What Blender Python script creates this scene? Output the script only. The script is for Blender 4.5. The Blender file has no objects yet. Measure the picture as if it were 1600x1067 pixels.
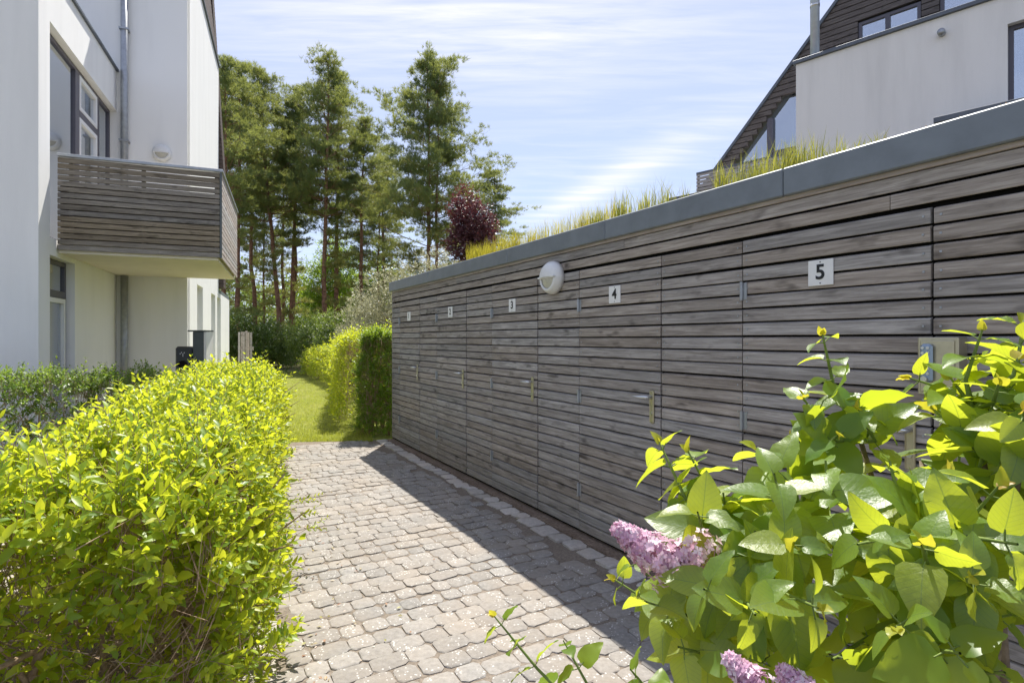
import bpy, math, random
import numpy as np
from mathutils import Matrix, Vector
random.seed(7); rng = np.random.default_rng(11)
S = bpy.context.scene
COL = S.collection
# ------------------------------------------------------------------ camera / light
F = 870.0; HZ = 530.0; CH = 1.5            # focal length in photo pixels, horizon row, eye height
cam = bpy.data.cameras.new('camera'); camo = bpy.data.objects.new('camera', cam); COL.objects.link(camo)
camo.location = (0, 0, CH); camo.rotation_euler = (math.radians(90), 0, 0)
cam.sensor_width = 36; cam.lens = F / 1600 * 36; cam.shift_y = -3.5 / 1600
cam.clip_start = 0.05; cam.clip_end = 2000
S.camera = camo
SUN_EL, SUN_AZ = 59.8, 3.3                 # degrees; azimuth clockwise from +Y
W = bpy.data.worlds.new('World'); S.world = W; W.use_nodes = True
nt = W.node_tree; nt.nodes.clear()
def N(t, typ, **kw):
    n = t.nodes.new(typ)
    for k, v in kw.items():
        if k.startswith('i_'):
            key = k[2:]
            key = int(key) if key.isdigit() else key.replace('_', ' ')
            n.inputs[key].default_value = v
        else: setattr(n, k, v)
    return n
L = lambda t, a, b: t.links.new(a, b)
out = N(nt, 'ShaderNodeOutputWorld'); bg = N(nt, 'ShaderNodeBackground'); bg.inputs[1].default_value = 0.12
sky = N(nt, 'ShaderNodeTexSky', sky_type='NISHITA', sun_disc=False, sun_elevation=math.radians(SUN_EL),
        sun_rotation=math.radians(SUN_AZ), altitude=20, air_density=1.0, dust_density=.2, ozone_density=3.5)
geo = N(nt, 'ShaderNodeTexCoord'); sep = N(nt, 'ShaderNodeSeparateXYZ'); L(nt, geo.outputs['Generated'], sep.inputs[0])
def M(t, op, a, b=None, c=None, clamp=False):
    n = t.nodes.new('ShaderNodeMath'); n.operation = op; n.use_clamp = clamp
    for i, v in enumerate((a, b, c)):
        if v is None: continue
        if isinstance(v, (int, float)): n.inputs[i].default_value = v
        else: L(t, v, n.inputs[i])
    return n.outputs[0]
zz = M(nt, 'MAXIMUM', sep.outputs[2], 0.06)
px_ = M(nt, 'DIVIDE', sep.outputs[0], zz); py_ = M(nt, 'DIVIDE', sep.outputs[1], zz)
cmb = N(nt, 'ShaderNodeCombineXYZ'); L(nt, px_, cmb.inputs[0]); L(nt, py_, cmb.inputs[1])
mp = N(nt, 'ShaderNodeMapping'); mp.inputs['Rotation'].default_value = (0, 0, math.radians(-38)); mp.inputs['Scale'].default_value = (0.9, 4.6, 1)
L(nt, cmb.outputs[0], mp.inputs[0])
n1 = N(nt, 'ShaderNodeTexNoise'); n1.inputs['Scale'].default_value = 1.5; n1.inputs['Detail'].default_value = 9; n1.inputs['Roughness'].default_value = .62; n1.inputs['Distortion'].default_value = .5
L(nt, mp.outputs[0], n1.inputs['Vector'])
n2 = N(nt, 'ShaderNodeTexNoise'); n2.inputs['Scale'].default_value = .42; n2.inputs['Detail'].default_value = 3
L(nt, cmb.outputs[0], n2.inputs['Vector'])
cl = M(nt, 'MULTIPLY', M(nt, 'MULTIPLY_ADD', n1.outputs[0], 3.4, -1.45, clamp=True), M(nt, 'MULTIPLY_ADD', n2.outputs[0], 3.2, -1.0, clamp=True))
cl = M(nt, 'MULTIPLY', cl, 0.30)
# one diagonal streak low in the sky and a combed bank of cirrus higher up
ax_ = M(nt, 'ADD', M(nt, 'MULTIPLY', M(nt, 'SUBTRACT', px_, .57), .946), M(nt, 'MULTIPLY', M(nt, 'SUBTRACT', py_, 3.65), .324))
al_ = M(nt, 'ADD', M(nt, 'MULTIPLY', M(nt, 'SUBTRACT', px_, .57), -.324), M(nt, 'MULTIPLY', M(nt, 'SUBTRACT', py_, 3.65), .946))
g1 = M(nt, 'POWER', 2.718, M(nt, 'MULTIPLY', M(nt, 'ADD', M(nt, 'POWER', M(nt, 'DIVIDE', ax_, .17), 2), M(nt, 'POWER', M(nt, 'DIVIDE', al_, 1.0), 2)), -1))
g2 = M(nt, 'POWER', 2.718, M(nt, 'MULTIPLY', M(nt, 'ADD', M(nt, 'POWER', M(nt, 'DIVIDE', M(nt, 'SUBTRACT', py_, 1.75), .42), 2), M(nt, 'POWER', M(nt, 'DIVIDE', M(nt, 'ADD', px_, .15), .8), 2)), -1))
mp2 = N(nt, 'ShaderNodeMapping'); mp2.inputs['Rotation'].default_value = (0, 0, math.radians(52)); mp2.inputs['Scale'].default_value = (2.2, 15, 1); L(nt, cmb.outputs[0], mp2.inputs[0])
n3 = N(nt, 'ShaderNodeTexNoise'); n3.inputs['Scale'].default_value = 1.0; n3.inputs['Detail'].default_value = 6; n3.inputs['Roughness'].default_value = .6; n3.inputs['Distortion'].default_value = .4; L(nt, mp2.outputs[0], n3.inputs['Vector'])
st_ = M(nt, 'MULTIPLY_ADD', n3.outputs[0], 2.2, -.55, clamp=True)
cl = M(nt, 'ADD', cl, M(nt, 'ADD', M(nt, 'MULTIPLY', M(nt, 'MULTIPLY', g1, M(nt, 'MULTIPLY_ADD', n1.outputs[0], 1.6, -.1, clamp=True)), .9), M(nt, 'MULTIPLY', M(nt, 'MULTIPLY', g2, st_), .75)), clamp=True)
mixc = N(nt, 'ShaderNodeMix', data_type='RGBA'); veil = N(nt, 'ShaderNodeMix', data_type='RGBA'); veil.inputs[0].default_value = .80; L(nt, sky.outputs[0], veil.inputs[6]); veil.inputs[7].default_value = (1.58, 1.66, 2.2, 1)   # thin high haze over the whole sky
L(nt, cl, mixc.inputs[0]); L(nt, veil.outputs[2], mixc.inputs[6]); mixc.inputs[7].default_value = (3.1, 3.08, 3.3, 1)
L(nt, mixc.outputs[2], bg.inputs[0]); L(nt, bg.outputs[0], out.inputs[0])
sl = bpy.data.lights.new('sun', 'SUN'); sl.energy = 2.65; sl.angle = math.radians(.55); sl.color = (1, .95, .87)
so = bpy.data.objects.new('sun', sl); COL.objects.link(so)
so.rotation_euler = (math.radians(-(90 - SUN_EL)), 0, math.radians(-SUN_AZ)); so.location = (0, 30, 40)
vs = S.view_settings; vs.view_transform = 'Standard'; vs.look = 'None'; vs.gamma = 1; vs.use_curve_mapping = False; vs.exposure = 1.6

# ------------------------------------------------------------------ helpers
def ground(px, py): Y = F * CH / (py - HZ); return ((px - 800) / F * Y, Y)
def at(px, py, Y): return Vector(((px - 800) / F * Y, Y, CH - (py - HZ) / F * Y))
def npmesh(name, v, f, mats=(), smooth=False, rnd=None):
    """v (n,3); f: list of faces, or an (m,3)/(m,4) array"""
    me = bpy.data.meshes.new(name)
    v = np.asarray(v, dtype=np.float32)
    if isinstance(f, np.ndarray):
        k = f.shape[1]
        me.vertices.add(len(v)); me.vertices.foreach_set('co', v.ravel())
        me.loops.add(f.size); me.loops.foreach_set('vertex_index', f.ravel().astype(np.int32))
        me.polygons.add(len(f)); me.polygons.foreach_set('loop_start', np.arange(0, f.size, k, dtype=np.int32))
        try: me.polygons.foreach_set('loop_total', np.full(len(f), k, dtype=np.int32))
        except Exception: pass
        me.update(calc_edges=True)
    else:
        me.from_pydata([tuple(map(float, p)) for p in v], [], [tuple(int(i) for i in q) for q in f]); me.update()
    if rnd is not None:
        a = me.attributes.new('rnd', 'FLOAT', 'POINT'); a.data.foreach_set('value', np.asarray(rnd, dtype=np.float32))
    if smooth: me.polygons.foreach_set('use_smooth', np.ones(len(me.polygons), dtype=bool))
    for m in mats: me.materials.append(m)
    return me
def O(name, me, parent=None, loc=(0, 0, 0), rot=(0, 0, 0), label=None, cat=None, group=None, kind=None, mat=None):
    o = bpy.data.objects.new(name, me); COL.objects.link(o)
    if parent: o.parent = parent
    o.location = loc; o.rotation_euler = rot
    if mat is not None and me is not None and len(me.materials) == 0: me.materials.append(mat)
    for k, x in (('label', label), ('category', cat), ('group', group), ('kind', kind)):
        if x: o[k] = x
    return o
class MB:
    def __init__(s): s.v = []; s.f = []
    def add(s, v, f):
        b = len(s.v); s.v += [tuple(p) for p in v]; s.f += [tuple(i + b for i in q) for q in f]; return s
    def box(s, x0, x1, y0, y1, z0, z1, c=0.0):
        if c <= 0:
            v = [(x, y, z) for z in (z0, z1) for y in (y0, y1) for x in (x0, x1)]
            return s.add(v, [(0, 2, 3, 1), (4, 5, 7, 6), (0, 1, 5, 4), (2, 6, 7, 3), (0, 4, 6, 2), (1, 3, 7, 5)])
        v = []
        for sx in (0, 1):
            for sy in (0, 1):
                for sz in (0, 1):
                    X = (x0, x1)[sx]; Y = (y0, y1)[sy]; Z = (z0, z1)[sz]
                    dx = c if sx == 0 else -c; dy = c if sy == 0 else -c; dz = c if sz == 0 else -c
                    v += [(X, Y + dy, Z + dz), (X + dx, Y, Z + dz), (X + dx, Y + dy, Z)]
        i = lambda a, b, d, k: ((a * 2 + b) * 2 + d) * 3 + k
        f = []
        for a in (0, 1):
            q = [i(a, 0, 0, 0), i(a, 1, 0, 0), i(a, 1, 1, 0), i(a, 0, 1, 0)]; f.append(q if a else q[::-1])
            q = [i(0, a, 0, 1), i(1, a, 0, 1), i(1, a, 1, 1), i(0, a, 1, 1)]; f.append(q[::-1] if a else q)
            q = [i(0, 0, a, 2), i(1, 0, a, 2), i(1, 1, a, 2), i(0, 1, a, 2)]; f.append(q if a else q[::-1])
        for a in (0, 1):
            for b in (0, 1):
                f.append([i(a, b, 0, 0), i(a, b, 1, 0), i(a, b, 1, 1), i(a, b, 0, 1)])
                f.append([i(0, a, b, 1), i(1, a, b, 1), i(1, a, b, 2), i(0, a, b, 2)])
                f.append([i(a, 0, b, 2), i(a, 1, b, 2), i(a, 1, b, 0), i(a, 0, b, 0)])
                for d in (0, 1): f.append([i(a, b, d, 0), i(a, b, d, 1), i(a, b, d, 2)])
        return s.add(v, f)
    def tube(s, pts, radii, n=8, cap=True):
        v, f = tube_np(pts, radii, n); b = len(s.v)
        s.add(v, f)
        if cap:
            k = len(pts); s.f.append(tuple(b + j for j in range(n))[::-1]); s.f.append(tuple(b + (k - 1) * n + j for j in range(n)))
        return s
    def extr(s, prof, x0, x1):
        """profile of (y,z), counter-clockwise seen from +x, extruded along x"""
        n = len(prof); v = [(x0, y, z) for y, z in prof] + [(x1, y, z) for y, z in prof]
        f = [(j, (j + 1) % n, n + (j + 1) % n, n + j) for j in range(n)] + [tuple(range(n))[::-1], tuple(range(n, 2 * n))]
        return s.add(v, f)
    def mesh(s, name, mat=None, smooth=False, fixn=True):
        me = npmesh(name, s.v, s.f, [mat] if mat else [], smooth)
        if fixn:
            import bmesh
            bm = bmesh.new(); bm.from_mesh(me); bmesh.ops.recalc_face_normals(bm, faces=bm.faces); bm.to_mesh(me); bm.free()
        return me
def tube_np(pts, radii, n=6):
    P = np.array([tuple(p) for p in pts], float); k = len(P)
    T = np.gradient(P, axis=0); T /= np.linalg.norm(T, axis=1)[:, None] + 1e-9
    ref = np.array([1, 0, 0]) if abs(T[0][0]) < .8 else np.array([0, 1, 0])
    A = np.cross(T, ref); A /= np.linalg.norm(A, axis=1)[:, None] + 1e-9; B = np.cross(T, A)
    an = np.arange(n) / n * 2 * math.pi
    r = np.broadcast_to(np.asarray(radii, float), (k,))
    V = P[:, None] + r[:, None, None] * (np.cos(an)[None, :, None] * A[:, None] + np.sin(an)[None, :, None] * B[:, None])
    f = [(i * n + j, i * n + (j + 1) % n, (i + 1) * n + (j + 1) % n, (i + 1) * n + j) for i in range(k - 1) for j in range(n)]
    return V.reshape(-1, 3), f
def unit(a): return a / (np.linalg.norm(a, axis=-1, keepdims=True) + 1e-9)
def scatter(tv, tf, P, A, Nn, size):
    """template verts (x along A, y side, z along normal) placed at P; returns verts, faces, per-vertex random"""
    A = unit(A); Nn = unit(Nn - (Nn * A).sum(-1, keepdims=True) * A); Sd = np.cross(Nn, A)
    tv = np.asarray(tv, float); tf = np.asarray(tf)
    V = P[:, None] + size[:, None, None] * (tv[None, :, 0:1] * A[:, None] + tv[None, :, 1:2] * Sd[:, None] + tv[None, :, 2:3] * Nn[:, None])
    n = len(tv); Fc = (tf[None] + (np.arange(len(P)) * n)[:, None, None]).reshape(-1, tf.shape[1])
    return V.reshape(-1, 3), Fc, np.repeat(rng.random(len(P)), n)
LEAF8 = ([(0, 0, 0), (.28, .19, .05), (.28, 0, 0), (.28, -.19, .05), (.68, .17, .02), (.68, 0, -.03), (.68, -.17, .02), (1, 0, -.1)],
         [(0, 2, 1, 1), (0, 3, 2, 2), (2, 5, 4, 1), (3, 6, 5, 2), (5, 7, 4, 4), (6, 7, 5, 5)])
LEAF8T = (LEAF8[0], [(0, 2, 1), (0, 3, 2), (2, 5, 4), (2, 4, 1), (3, 6, 5), (3, 5, 2), (5, 7, 4), (6, 7, 5)])
LEAF4T = ([(0, 0, 0), (.5, .25, .06), (1, 0, -.05), (.5, -.25, .06)], [(0, 2, 1), (0, 3, 2)])

# ------------------------------------------------------------------ materials
def mat(name):
    m = bpy.data.materials.new(name); m.use_nodes = True; t = m.node_tree
    return m, t, t.nodes['Principled BSDF']
def ramp(t, fac, stops, interp='LINEAR'):
    r = N(t, 'ShaderNodeValToRGB'); e = r.color_ramp; e.interpolation = interp
    while len(e.elements) < len(stops): e.elements.new(.5)
    for el, (p, c) in zip(e.elements, stops): el.position = p; el.color = (*c, 1)
    L(t, fac, r.inputs[0]); return r.outputs[0]
def noise(t, vec, scale, detail=4, rough=.55, dist=0):
    n = N(t, 'ShaderNodeTexNoise'); n.inputs['Scale'].default_value = scale; n.inputs['Detail'].default_value = detail
    n.inputs['Roughness'].default_value = rough; n.inputs['Distortion'].default_value = dist
    if vec is not None: L(t, vec, n.inputs['Vector'])
    return n.outputs[0]
def bump(t, b, h, strength=.3, dist=.01):
    n = N(t, 'ShaderNodeBump'); n.inputs['Strength'].default_value = strength; n.inputs['Distance'].default_value = dist
    L(t, h, n.inputs['Height']); L(t, n.outputs[0], b.inputs['Normal'])
def mixrgb(t, fac, a, b, mode='MIX'):
    n = N(t, 'ShaderNodeMix', data_type='RGBA', blend_type=mode)
    for i, v in ((0, fac), (6, a), (7, b)):
        if isinstance(v, (int, float)): n.inputs[i].default_value = v
        elif isinstance(v, tuple): n.inputs[i].default_value = (*v, 1)
        else: L(t, v, n.inputs[i])
    return n.outputs[2]
def objvec(t, scale=(1, 1, 1), rand=True):
    tc = N(t, 'ShaderNodeTexCoord'); m = N(t, 'ShaderNodeMapping'); m.inputs['Scale'].default_value = scale
    if rand:
        oi = N(t, 'ShaderNodeObjectInfo'); v = N(t, 'ShaderNodeVectorMath', operation='SCALE'); v.inputs[0].default_value = (37, 19, 53)
        L(t, oi.outputs['Random'], v.inputs['Scale']); a = N(t, 'ShaderNodeVectorMath', operation='ADD')
        L(t, tc.outputs['Object'], a.inputs[0]); L(t, v.outputs[0], a.inputs[1]); L(t, a.outputs[0], m.inputs[0])
    else: L(t, tc.outputs['Object'], m.inputs[0])
    return m.outputs[0]
def orand(t): return N(t, 'ShaderNodeObjectInfo').outputs['Random']
def wood(name, dark, mid, light, rough=.75):
    m, t, b = mat(name)
    v = objvec(t, (1.6, 26, 26)); g = noise(t, v, 2.2, 8, .68, .6)
    c = ramp(t, g, [(.28, dark), (.5, mid), (.72, light)])
    v2 = objvec(t, (3.2, 9, 9)); k = noise(t, v2, 1.7, 2, .5)          # knots and blotches
    c = mixrgb(t, M(t, 'MULTIPLY_ADD', k, 5.0, -3.0, clamp=True), c, tuple(x * .5 for x in dark))
    fs_ = noise(t, objvec(t, (.9, 60, 60)), 2.6, 4, .7); c = mixrgb(t, M(t, 'MULTIPLY_ADD', fs_, 3.5, -1.9, clamp=True), c, tuple(x * .6 for x in dark))
    r = orand(t); hv = N(t, 'ShaderNodeHueSaturation'); L(t, c, hv.inputs['Color'])
    L(t, M(t, 'MULTIPLY_ADD', r, .34, .83), hv.inputs['Value']); L(t, M(t, 'MULTIPLY_ADD', M(t, 'FRACT', M(t, 'MULTIPLY', r, 7.3)), .7, .4), hv.inputs['Saturation'])
    L(t, hv.outputs[0], b.inputs['Base Color']); b.inputs['Roughness'].default_value = rough; b.inputs['Specular IOR Level'].default_value = .3
    bump(t, b, g, .5, .004); return m
WOOD = wood('weathered_wood', (.155, .130, .109), (.31, .272, .236), (.475, .425, .378))
WOODB = wood('balcony_wood', (.115, .092, .062), (.215, .178, .126), (.33, .28, .21))
WOODL = wood('pale_wood', (.30, .24, .20), (.46, .40, .36), (.60, .54, .50))
WOODD = wood('dark_cladding', (.06, .045, .04), (.11, .085, .075), (.17, .14, .125))
def plain(name, col, rough=.5, metal=0.0, spec=.5, nz=0.0, nscale=20, bmp=0.0):
    m, t, b = mat(name)
    b.inputs['Roughness'].default_value = rough; b.inputs['Metallic'].default_value = metal; b.inputs['Specular IOR Level'].default_value = spec
    v = objvec(t, (1, 1, 1)); g = noise(t, v, nscale, 6, .6)
    if nz: L(t, ramp(t, g, [(.3, tuple(c * (1 - nz) for c in col)), (.7, tuple(min(1, c * (1 + nz)) for c in col))]), b.inputs['Base Color'])
    else: b.inputs['Base Color'].default_value = (*col, 1)
    if bmp: bump(t, b, g, bmp, .01)
    return m
def render_mat(name, col, stain):
    m, t, b = mat(name); tc = N(t, 'ShaderNodeTexCoord')
    g = noise(t, tc.outputs['Object'], 130, 3, .6)
    mpn = N(t, 'ShaderNodeMapping'); mpn.inputs['Scale'].default_value = (2.2, 2.2, .25); L(t, tc.outputs['Object'], mpn.inputs[0])
    s = noise(t, mpn.outputs[0], 1.3, 6, .6); s2 = noise(t, tc.outputs['Object'], .5, 3)
    c = mixrgb(t, M(t, 'MULTIPLY', M(t, 'MULTIPLY_ADD', s, 3, -1.3, clamp=True), stain), col, tuple(x * .72 for x in col))
    c = mixrgb(t, M(t, 'MULTIPLY_ADD', s2, .5, -.12, clamp=True), c, (col[0] * .93, col[1] * .92, col[2] * .9))
    L(t, c, b.inputs['Base Color']); b.inputs['Roughness'].default_value = .9; b.inputs['Specular IOR Level'].default_value = .15
    bump(t, b, g, .35, .006); return m
RENDER = render_mat('white_render', (.86, .86, .84), .35)
RENDER2 = render_mat('stained_render', (.83, .815, .78), .65)
SOFFIT = render_mat('soffit_render', (.84, .78, .66), .3)
ZINC = plain('zinc', (.19, .215, .235), .5, .25, .5, .13, 6)
ZINCD = plain('dark_zinc', (.12, .135, .155), .5, .4, .5, .1, 8)
STEEL = plain('steel', (.62, .63, .62), .3, .85, .5, .08, 30)
FLUE = plain('flue_steel', (.50, .56, .64), .35, .35, .5, .08, 12)
GALV = plain('galvanised', (.36, .38, .40), .45, .6, .5, .15, 14)
BRASS = plain('satin_plate', (.50, .46, .33), .35, .7, .5, .08, 40)
BLACK = plain('backing', (.012, .012, .012), .9, 0, .1)
PLATE = plain('plate_white', (.80, .80, .78), .4, 0, .4, .04, 20)
INK = plain('plate_ink', (.012, .012, .014), .5)
LAMPW = plain('lamp_shell', (.76, .76, .74), .4, 0, .5, .05, 15)
LAMPG = plain('lamp_glass', (.52, .50, .42), .2, 0, .6, .12, 60)
FRAME = plain('window_frame', (.085, .08, .10), .4, 0, .5, .05, 10)
FRAMEW = plain('casement_white', (.78, .78, .77), .4, 0, .4)
PLASTIC = plain('charger_plastic', (.045, .05, .055), .35, 0, .5)
ANTHR = plain('anthracite', (.085, .10, .10), .45, .1, .5, .08, 12)
KEYM = plain('keypad', (.30, .38, .46), .35, .5, .5, .05, 20)
def glass(name, col, rough=.03):
    m, t, b = mat(name); tr = N(t, 'ShaderNodeBsdfTransparent'); tr.inputs[0].default_value = (.75, .8, .82, 1)
    gl = N(t, 'ShaderNodeBsdfGlossy'); gl.inputs['Roughness'].default_value = rough; gl.inputs[0].default_value = (.9, .95, 1, 1)
    fr = N(t, 'ShaderNodeFresnel'); fr.inputs[0].default_value = 1.6
    mx = N(t, 'ShaderNodeMixShader'); L(t, M(t, 'MULTIPLY_ADD', fr.outputs[0], 1.0, .42, clamp=True), mx.inputs[0]); L(t, tr.outputs[0], mx.inputs[1]); L(t, gl.outputs[0], mx.inputs[2])
    L(t, mx.outputs[0], t.nodes['Material Output'].inputs[0]); return m
GLASS = glass('window_glass', (.5, .6, .65))
BLIND = plain('interior_blind', (.62, .66, .65), .9, 0, .1, .08, 2)
ROOM = plain('interior_dark', (.20, .23, .26), .9, 0, .1, .2, 1.5)
def leafmat(name, stops, trans, tmix=.45, rough=.4, attr=True, spec=.5, veins=False):
    m, t, b = mat(name)
    if attr: a = N(t, 'ShaderNodeAttribute', attribute_name='rnd'); r = a.outputs['Fac']
    else: r = orand(t)
    c = ramp(t, r, stops); b.inputs['Roughness'].default_value = rough; b.inputs['Specular IOR Level'].default_value = spec
    tr = N(t, 'ShaderNodeBsdfTranslucent'); tcol = mixrgb(t, .75, c, trans)
    if veins:
        tc = N(t, 'ShaderNodeTexCoord'); sp = N(t, 'ShaderNodeSeparateXYZ'); L(t, tc.outputs['Object'], sp.inputs[0])
        ay = M(t, 'ABSOLUTE', sp.outputs[1]); w = M(t, 'SINE', M(t, 'MULTIPLY', M(t, 'SUBTRACT', sp.outputs[0], M(t, 'MULTIPLY', ay, .8)), 52))
        vn = M(t, 'MULTIPLY', M(t, 'MULTIPLY_ADD', w, 5, -4, clamp=True), .45); mid = M(t, 'LESS_THAN', ay, .012); vn = M(t, 'MAXIMUM', vn, mid)
        g = noise(t, objvec(t), 6, 3); c = mixrgb(t, M(t, 'MULTIPLY', g, .5), c, (.16, .22, .04))
        c = mixrgb(t, M(t, 'MULTIPLY', vn, .35), c, (.24, .33, .12)); tcol = mixrgb(t, M(t, 'MULTIPLY', vn, .5), tcol, (.16, .26, .03))
        bump(t, b, M(t, 'ADD', M(t, 'MULTIPLY', vn, -.6), noise(t, objvec(t), 9, 3)), .12, .02)
    L(t, c, b.inputs['Base Color']); L(t, tcol, tr.inputs[0])
    mx = N(t, 'ShaderNodeMixShader'); mx.inputs[0].default_value = tmix
    L(t, b.outputs[0], mx.inputs[1]); L(t, tr.outputs[0], mx.inputs[2]); L(t, mx.outputs[0], t.nodes['Material Output'].inputs[0]); return m
HST = [(0, (.07, .19, .018)), (.25, (.16, .30, .02)), (.7, (.30, .42, .025)), (1, (.46, .49, .04))]
HEDGE = leafmat('privet_leaf', HST, (.82, .84, .04), .52)
HEDGE1 = leafmat('privet_leaf_single', HST, (.82, .84, .04), .52, attr=False)
HEDGED = leafmat('dark_hedge_leaf', [(0, (.05, .12, .015)), (.6, (.10, .22, .022)), (1, (.22, .33, .025))], (.5, .65, .03), .45)
LILAC = leafmat('lilac_leaf', [(0, (.07, .18, .03)), (.5, (.12, .25, .03)), (.85, (.20, .33, .03)), (1, (.34, .38, .04))], (.85, .90, .05), .55, .40, attr=False, veins=True, spec=1.0)
LILACS = leafmat('lilac_leaf_mass', [(0, (.055, .14, .022)), (.5, (.085, .19, .025)), (1, (.15, .25, .025))], (.75, .85, .04), .5, .40)
LYOUNG = leafmat('lilac_bud', [(0, (.24, .34, .03)), (.8, (.36, .38, .04)), (1, (.48, .32, .08))], (.80, .70, .05), .5, .4, attr=False)
PETAL = leafmat('lilac_petal', [(0, (.62, .34, .50)), (.5, (.80, .56, .68)), (1, (.90, .80, .84))], (.75, .5, .65), .35, .5)
PINE = leafmat('pine_needle', [(0, (.055, .12, .06)), (.5, (.12, .18, .06)), (.8, (.26, .26, .07)), (1, (.42, .33, .12))], (.48, .50, .10), .42, .5)
SPIREA = leafmat('spirea_leaf', [(0, (.05, .12, .02)), (.7, (.12, .22, .03)), (.93, (.20, .30, .05)), (1, (.50, .52, .32))], (.40, .56, .05), .45)
SHRUB = leafmat('dark_shrub_leaf', [(0, (.03, .07, .015)), (.6, (.07, .13, .025)), (.9, (.12, .18, .04)), (1, (.5, .5, .42))], (.36, .46, .06), .42)
LIME = leafmat('lime_leaf', [(0, (.08, .18, .015)), (1, (.20, .32, .03))], (.45, .60, .03), .5)
SILVER = leafmat('silver_leaf', [(0, (.20, .21, .12)), (.6, (.34, .34, .22)), (1, (.52, .50, .36))], (.5, .48, .25), .35)
PURPLE = leafmat('purple_leaf', [(0, (.045, .015, .02)), (.7, (.10, .035, .04)), (1, (.20, .10, .09))], (.25, .05, .06), .3)
GRASS = leafmat('grass_blade', [(0, (.20, .24, .02)), (.6, (.36, .36, .03)), (1, (.55, .45, .09))], (.75, .66, .06), .45)
GRASSD = leafmat('tall_grass_blade', [(0, (.11, .16, .04)), (.5, (.26, .30, .05)), (1, (.48, .42, .09))], (.55, .55, .07), .4)
SEDUM = leafmat('sedum_leaf', [(0, (.30, .14, .09)), (.4, (.42, .26, .17)), (.7, (.34, .33, .10)), (1, (.55, .45, .36))], (.5, .35, .15), .2)
LAWNB = leafmat('lawn_blade', [(0, (.20, .27, .03)), (.6, (.34, .38, .05)), (1, (.5, .45, .12))], (.6, .65, .06), .45)
BARK = plain('pine_bark', (.22, .125, .08), .9, 0, .15, .55, 7, .8)
TWIG = plain('twig_bark', (.36, .26, .17), .85, 0, .2, .35, 40, .5)
LTWIG = plain('lilac_bark', (.20, .155, .11), .85, 0, .2, .5, 45, .6)
GSTEM = plain('green_stem', (.16, .22, .05), .6, 0, .3, .25, 30)
def stone(name, col, speck, rs=.3):
    m, t, b = mat(name); tc = N(t, 'ShaderNodeTexCoord'); gm = N(t, 'ShaderNodeNewGeometry')
    g = noise(t, gm.outputs['Position'], 38, 6, .65); g2 = noise(t, gm.outputs['Position'], 2.3, 4, .6)
    vo = N(t, 'ShaderNodeTexVoronoi'); vo.inputs['Scale'].default_value = 55; L(t, gm.outputs['Position'], vo.inputs['Vector'])
    sn = noise(t, gm.outputs['Position'], 9, 2); sp = M(t, 'MULTIPLY', M(t, 'LESS_THAN', vo.outputs['Distance'], .26), M(t, 'GREATER_THAN', sn, .53))
    c = ramp(t, g, [(.3, tuple(x * .72 for x in col)), (.7, tuple(x * 1.2 for x in col))])
    c = mixrgb(t, M(t, 'MULTIPLY_ADD', g2, 1.6, -.5, clamp=True), c, tuple(x * y for x, y in zip(col, (1.12, .98, .84))))
    c = mixrgb(t, M(t, 'MULTIPLY', sp, speck), c, (.62, .60, .56))
    rr = N(t, 'ShaderNodeAttribute', attribute_name='rnd').outputs['Fac']; r = M(t, 'FRACT', M(t, 'ADD', orand(t), rr))
    hv = N(t, 'ShaderNodeHueSaturation'); L(t, c, hv.inputs['Color']); L(t, M(t, 'MULTIPLY_ADD', r, rs, 1 - rs / 2), hv.inputs['Value'])
    L(t, hv.outputs[0], b.inputs['Base Color']); b.inputs['Roughness'].default_value = .85; b.inputs['Specular IOR Level'].default_value = .25
    bump(t, b, g, .5, .006); return m
PAVER = stone('paver_concrete', (.285, .272, .25), .8, .22)
GRANITE = stone('granite', (.47, .45, .42), .3, .35)
def earth(name, a, b_, sc=3, hb=.6):
    m, t, b = mat(name); gm = N(t, 'ShaderNodeNewGeometry')
    g = noise(t, gm.outputs['Position'], sc, 8, .65); g2 = noise(t, gm.outputs['Position'], sc * 14, 5, .7)
    c = mixrgb(t, M(t, 'MULTIPLY_ADD', g2, 2.4, -.7, clamp=True), mixrgb(t, M(t, 'MULTIPLY_ADD', g, 3, -1, clamp=True), a, b_), tuple(x * .5 for x in a))
    L(t, c, b.inputs['Base Color']); b.inputs['Roughness'].default_value = .95; b.inputs['Specular IOR Level'].default_value = .1
    bump(t, b, g2, hb, .03); return m
SOIL = earth('soil', (.24, .175, .13), (.40, .32, .25))
SAND = earth('joint_sand', (.26, .215, .17), (.34, .29, .235), 5, .3)
LAWN = earth('lawn_soil', (.24, .28, .05), (.36, .35, .11), 1.2, .4)
FIELD = earth('woodland_floor', (.11, .115, .04), (.20, .16, .09), .5, .6)
GRAVEL = earth('pale_gravel', (.60, .53, .43), (.70, .63, .53), 6, .6)
SUBST = earth('roof_substrate', (.30, .18, .13), (.40, .30, .22), 9, .8)

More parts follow.
